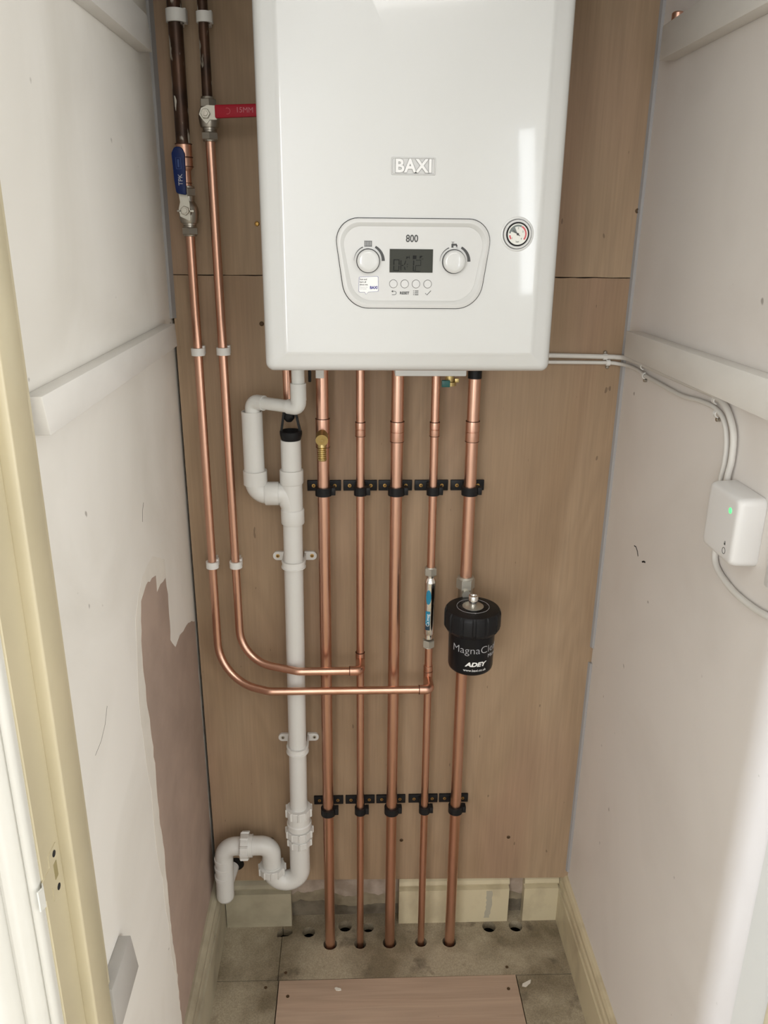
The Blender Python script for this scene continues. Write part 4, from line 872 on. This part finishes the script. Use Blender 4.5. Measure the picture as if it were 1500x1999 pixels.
# ------------------------------------------------------------------ cables, receiver box, switch
wxr = lambda z: .4555+.0045*z
def cable(lab, pts, r=.0038, grp='white cables on the right'):
    P_ = [Vector(p) for p in pts]; out = []
    for i in range(len(P_)-1):
        p0 = P_[max(i-1, 0)]; p1_, p2_ = P_[i], P_[i+1]; p3_ = P_[min(i+2, len(P_)-1)]
        for k in range(8):
            t = k/8; out.append(.5*((2*p1_)+(p2_-p0)*t+(2*p0-5*p1_+4*p2_-p3_)*t*t+(3*p1_-p0-3*p2_+p3_)*t**3))
    out.append(P_[-1])
    return tag(mk('cable', 'cable', None, lambda bm: tube(bm, out, r, 16)), lab, 'cable', grp)
cable('thicker upper white cable from the boiler, tucked tight under the right batten', [(.25, -.006, 1.310), (.33, -.0055, 1.3090), (.4264, -.0055, 1.3070), (.445, -.008, 1.3065), (.4560, -.030, 1.3075), (.4565, -.10, 1.3090), (.4565, -.22, 1.3095), (.4565, -.32, 1.3105), (.4560, -.385, 1.3110), (.4555, -.425, 1.303), (.4550, -.455, 1.278), (.4550, -.462, 1.245), (.4550, -.458, 1.218), (.4550, -.462, 1.19)], .0042)
cable('thinner lower white cable from the boiler, sagging below the right batten', [(.25, -.005, 1.297), (.33, -.0048, 1.2970), (.4264, -.0048, 1.2962), (.448, -.010, 1.295), (.4567, -.035, 1.2955), (.4567, -.085, 1.2960), (.4567, -.12, 1.2930), (.4567, -.20, 1.2910), (.4567, -.28, 1.2900), (.4567, -.34, 1.2950), (.4560, -.3930, 1.2955), (.4555, -.425, 1.285), (.4552, -.4410, 1.262), (.4552, -.4440, 1.235), (.4552, -.4400, 1.210), (.4552, -.445, 1.19)], .0033)
cable('white cable curving from under the white box towards the right frame edge', [(.4555, -.4640, 1.145), (.4555, -.4550, 1.115), (.4555, -.4680, 1.097), (.4555, -.5100, 1.088), (.4555, -.5600, 1.0885), (.4555, -.6100, 1.0965), (.4555, -.68, 1.12)], .0042)
def cclip(lab, c, nrm, along):
    c = Vector(c); t = thing('cable_clip', lab, 'clip', c, 'cable clips'); n = Vector(nrm); up_ = Vector((0, 0, 1))
    side = Vector(along)
    def hook(bm):
        rings_ = []
        for k in range(9):
            a = PI*k/8; rr, ro = .0042, .0055
            ctr = c+n*.004
            d = up_*math.cos(a)+n*math.sin(a)
            rings_.append([tuple(ctr+d*rr-side*.0035), tuple(ctr+d*ro-side*.0035), tuple(ctr+d*ro+side*.0035), tuple(ctr+d*rr+side*.0035)])
        loft(bm, rings_)
    h = mk('hook', 'clip_w', t, hook)
    s = 1 if 'upper' in lab else -1
    mk('nail', 'nickel', t, lambda bm: lathe(bm, c+n*.0005+up_*s*.0078, n, [(.0030, 0), (.0030, .004), (.0022, .0048), (.0005, .005)], 14))
cclip('upper small white cable clip on the plywood right of the boiler', (.4240, 0, 1.3065), (0, -1, 0), (1, 0, 0))
cclip('lower small white cable clip on the plywood right of the boiler', (.4300, 0, 1.2962), (0, -1, 0), (1, 0, 0))
cclip('upper small white cable clip under the right batten near the corner', (.4605, -.108, 1.3060), (-1, 0, 0), (0, 1, 0))
cclip('lower small white cable clip under the right batten near the corner', (.4605, -.121, 1.2930), (-1, 0, 0), (0, 1, 0))
cclip('upper small white cable clip where the cables turn down to the white box', (.4605, -.392, 1.3060), (-1, 0, 0), (0, 1, 0))
cclip('lower small white cable clip where the cables turn down to the white box', (.4605, -.402, 1.2900), (-1, 0, 0), (0, 1, 0))
rb = thing('receiver_box', 'white square wireless receiver box with green light on the right wall', 'receiver', (.445, -.505, 1.128))
def rbox(bm):
    def rg(i, x): return [(x, y, z) for y, z in rrect(-.5545+i, -.4665-i, 1.1330+i, 1.2205-i, .009-i*.3, 5)]
    loft(bm, [rg(.0005, .4606), rg(0, .459), rg(.0008, .436), rg(.0020, .4315), rg(.0035, .4293), rg(.0060, .4282), rg(.010, .4280)])
mk('case', 'box', rb, rbox, ang=50)
mk('led', 'led', rb, lambda bm: lathe(bm, (.4281, -.5330, 1.2000), (-1, 0, 0), [(.0038, 0), (.0036, .0005), (.0002, .0008)], 20))
def ring_yz(bm, cy, cz, r, w_, x):
    lathe(bm, (x, cy, cz), (-1, 0, 0), [(r, 0), (r, .0004), (r-w_, .0004), (r-w_, 0)], 28)
mk('button', 'print', rb, lambda bm: ring_yz(bm, -.5320, 1.1480, .0042, .0007, .4281))
mk('padlock_symbol', 'print', rb, lambda bm: (ring_yz(bm, -.5320, 1.1590, .0014, .0005, .4281), bx(bm, .4277, .4281, -.5336, -.5304, 1.1555, 1.1580)))
sw = tag(mk('switch_plate', 'box', None, lambda bm: bx(bm, .4480, .4607, -.6800, -.5960, 1.131, 1.215, .002)), 'pale switch plate cut off by the right edge, below the receiver box', 'switch')

# plaster crumbs on the floor
def crumb(lab, x, y, z, pts, h):
    tag(mk('plaster_crumb', 'chalk', None, lambda bm: prism(bm, [(x+a, y+b) for a, b in pts], xy(z), xy(z+h)), smooth=False), lab, 'debris', 'plaster crumbs')
crumb('small white plaster crumb on the pinkish access panel', -.061, -.153, .0012, [(-.007, .002), (-.003, .004), (.001, .002), (.006, .001), (.007, -.003), (.001, -.004), (-.004, -.003)], .002)
crumb('white paper-like flake on the floor board right of the access panel', .3425, -.153, 0, [(-.012, -.004), (-.010, .002), (-.002, .006), (.006, .010), (.010, .011), (.007, .003), (.002, -.001), (-.004, -.006)], .0012)
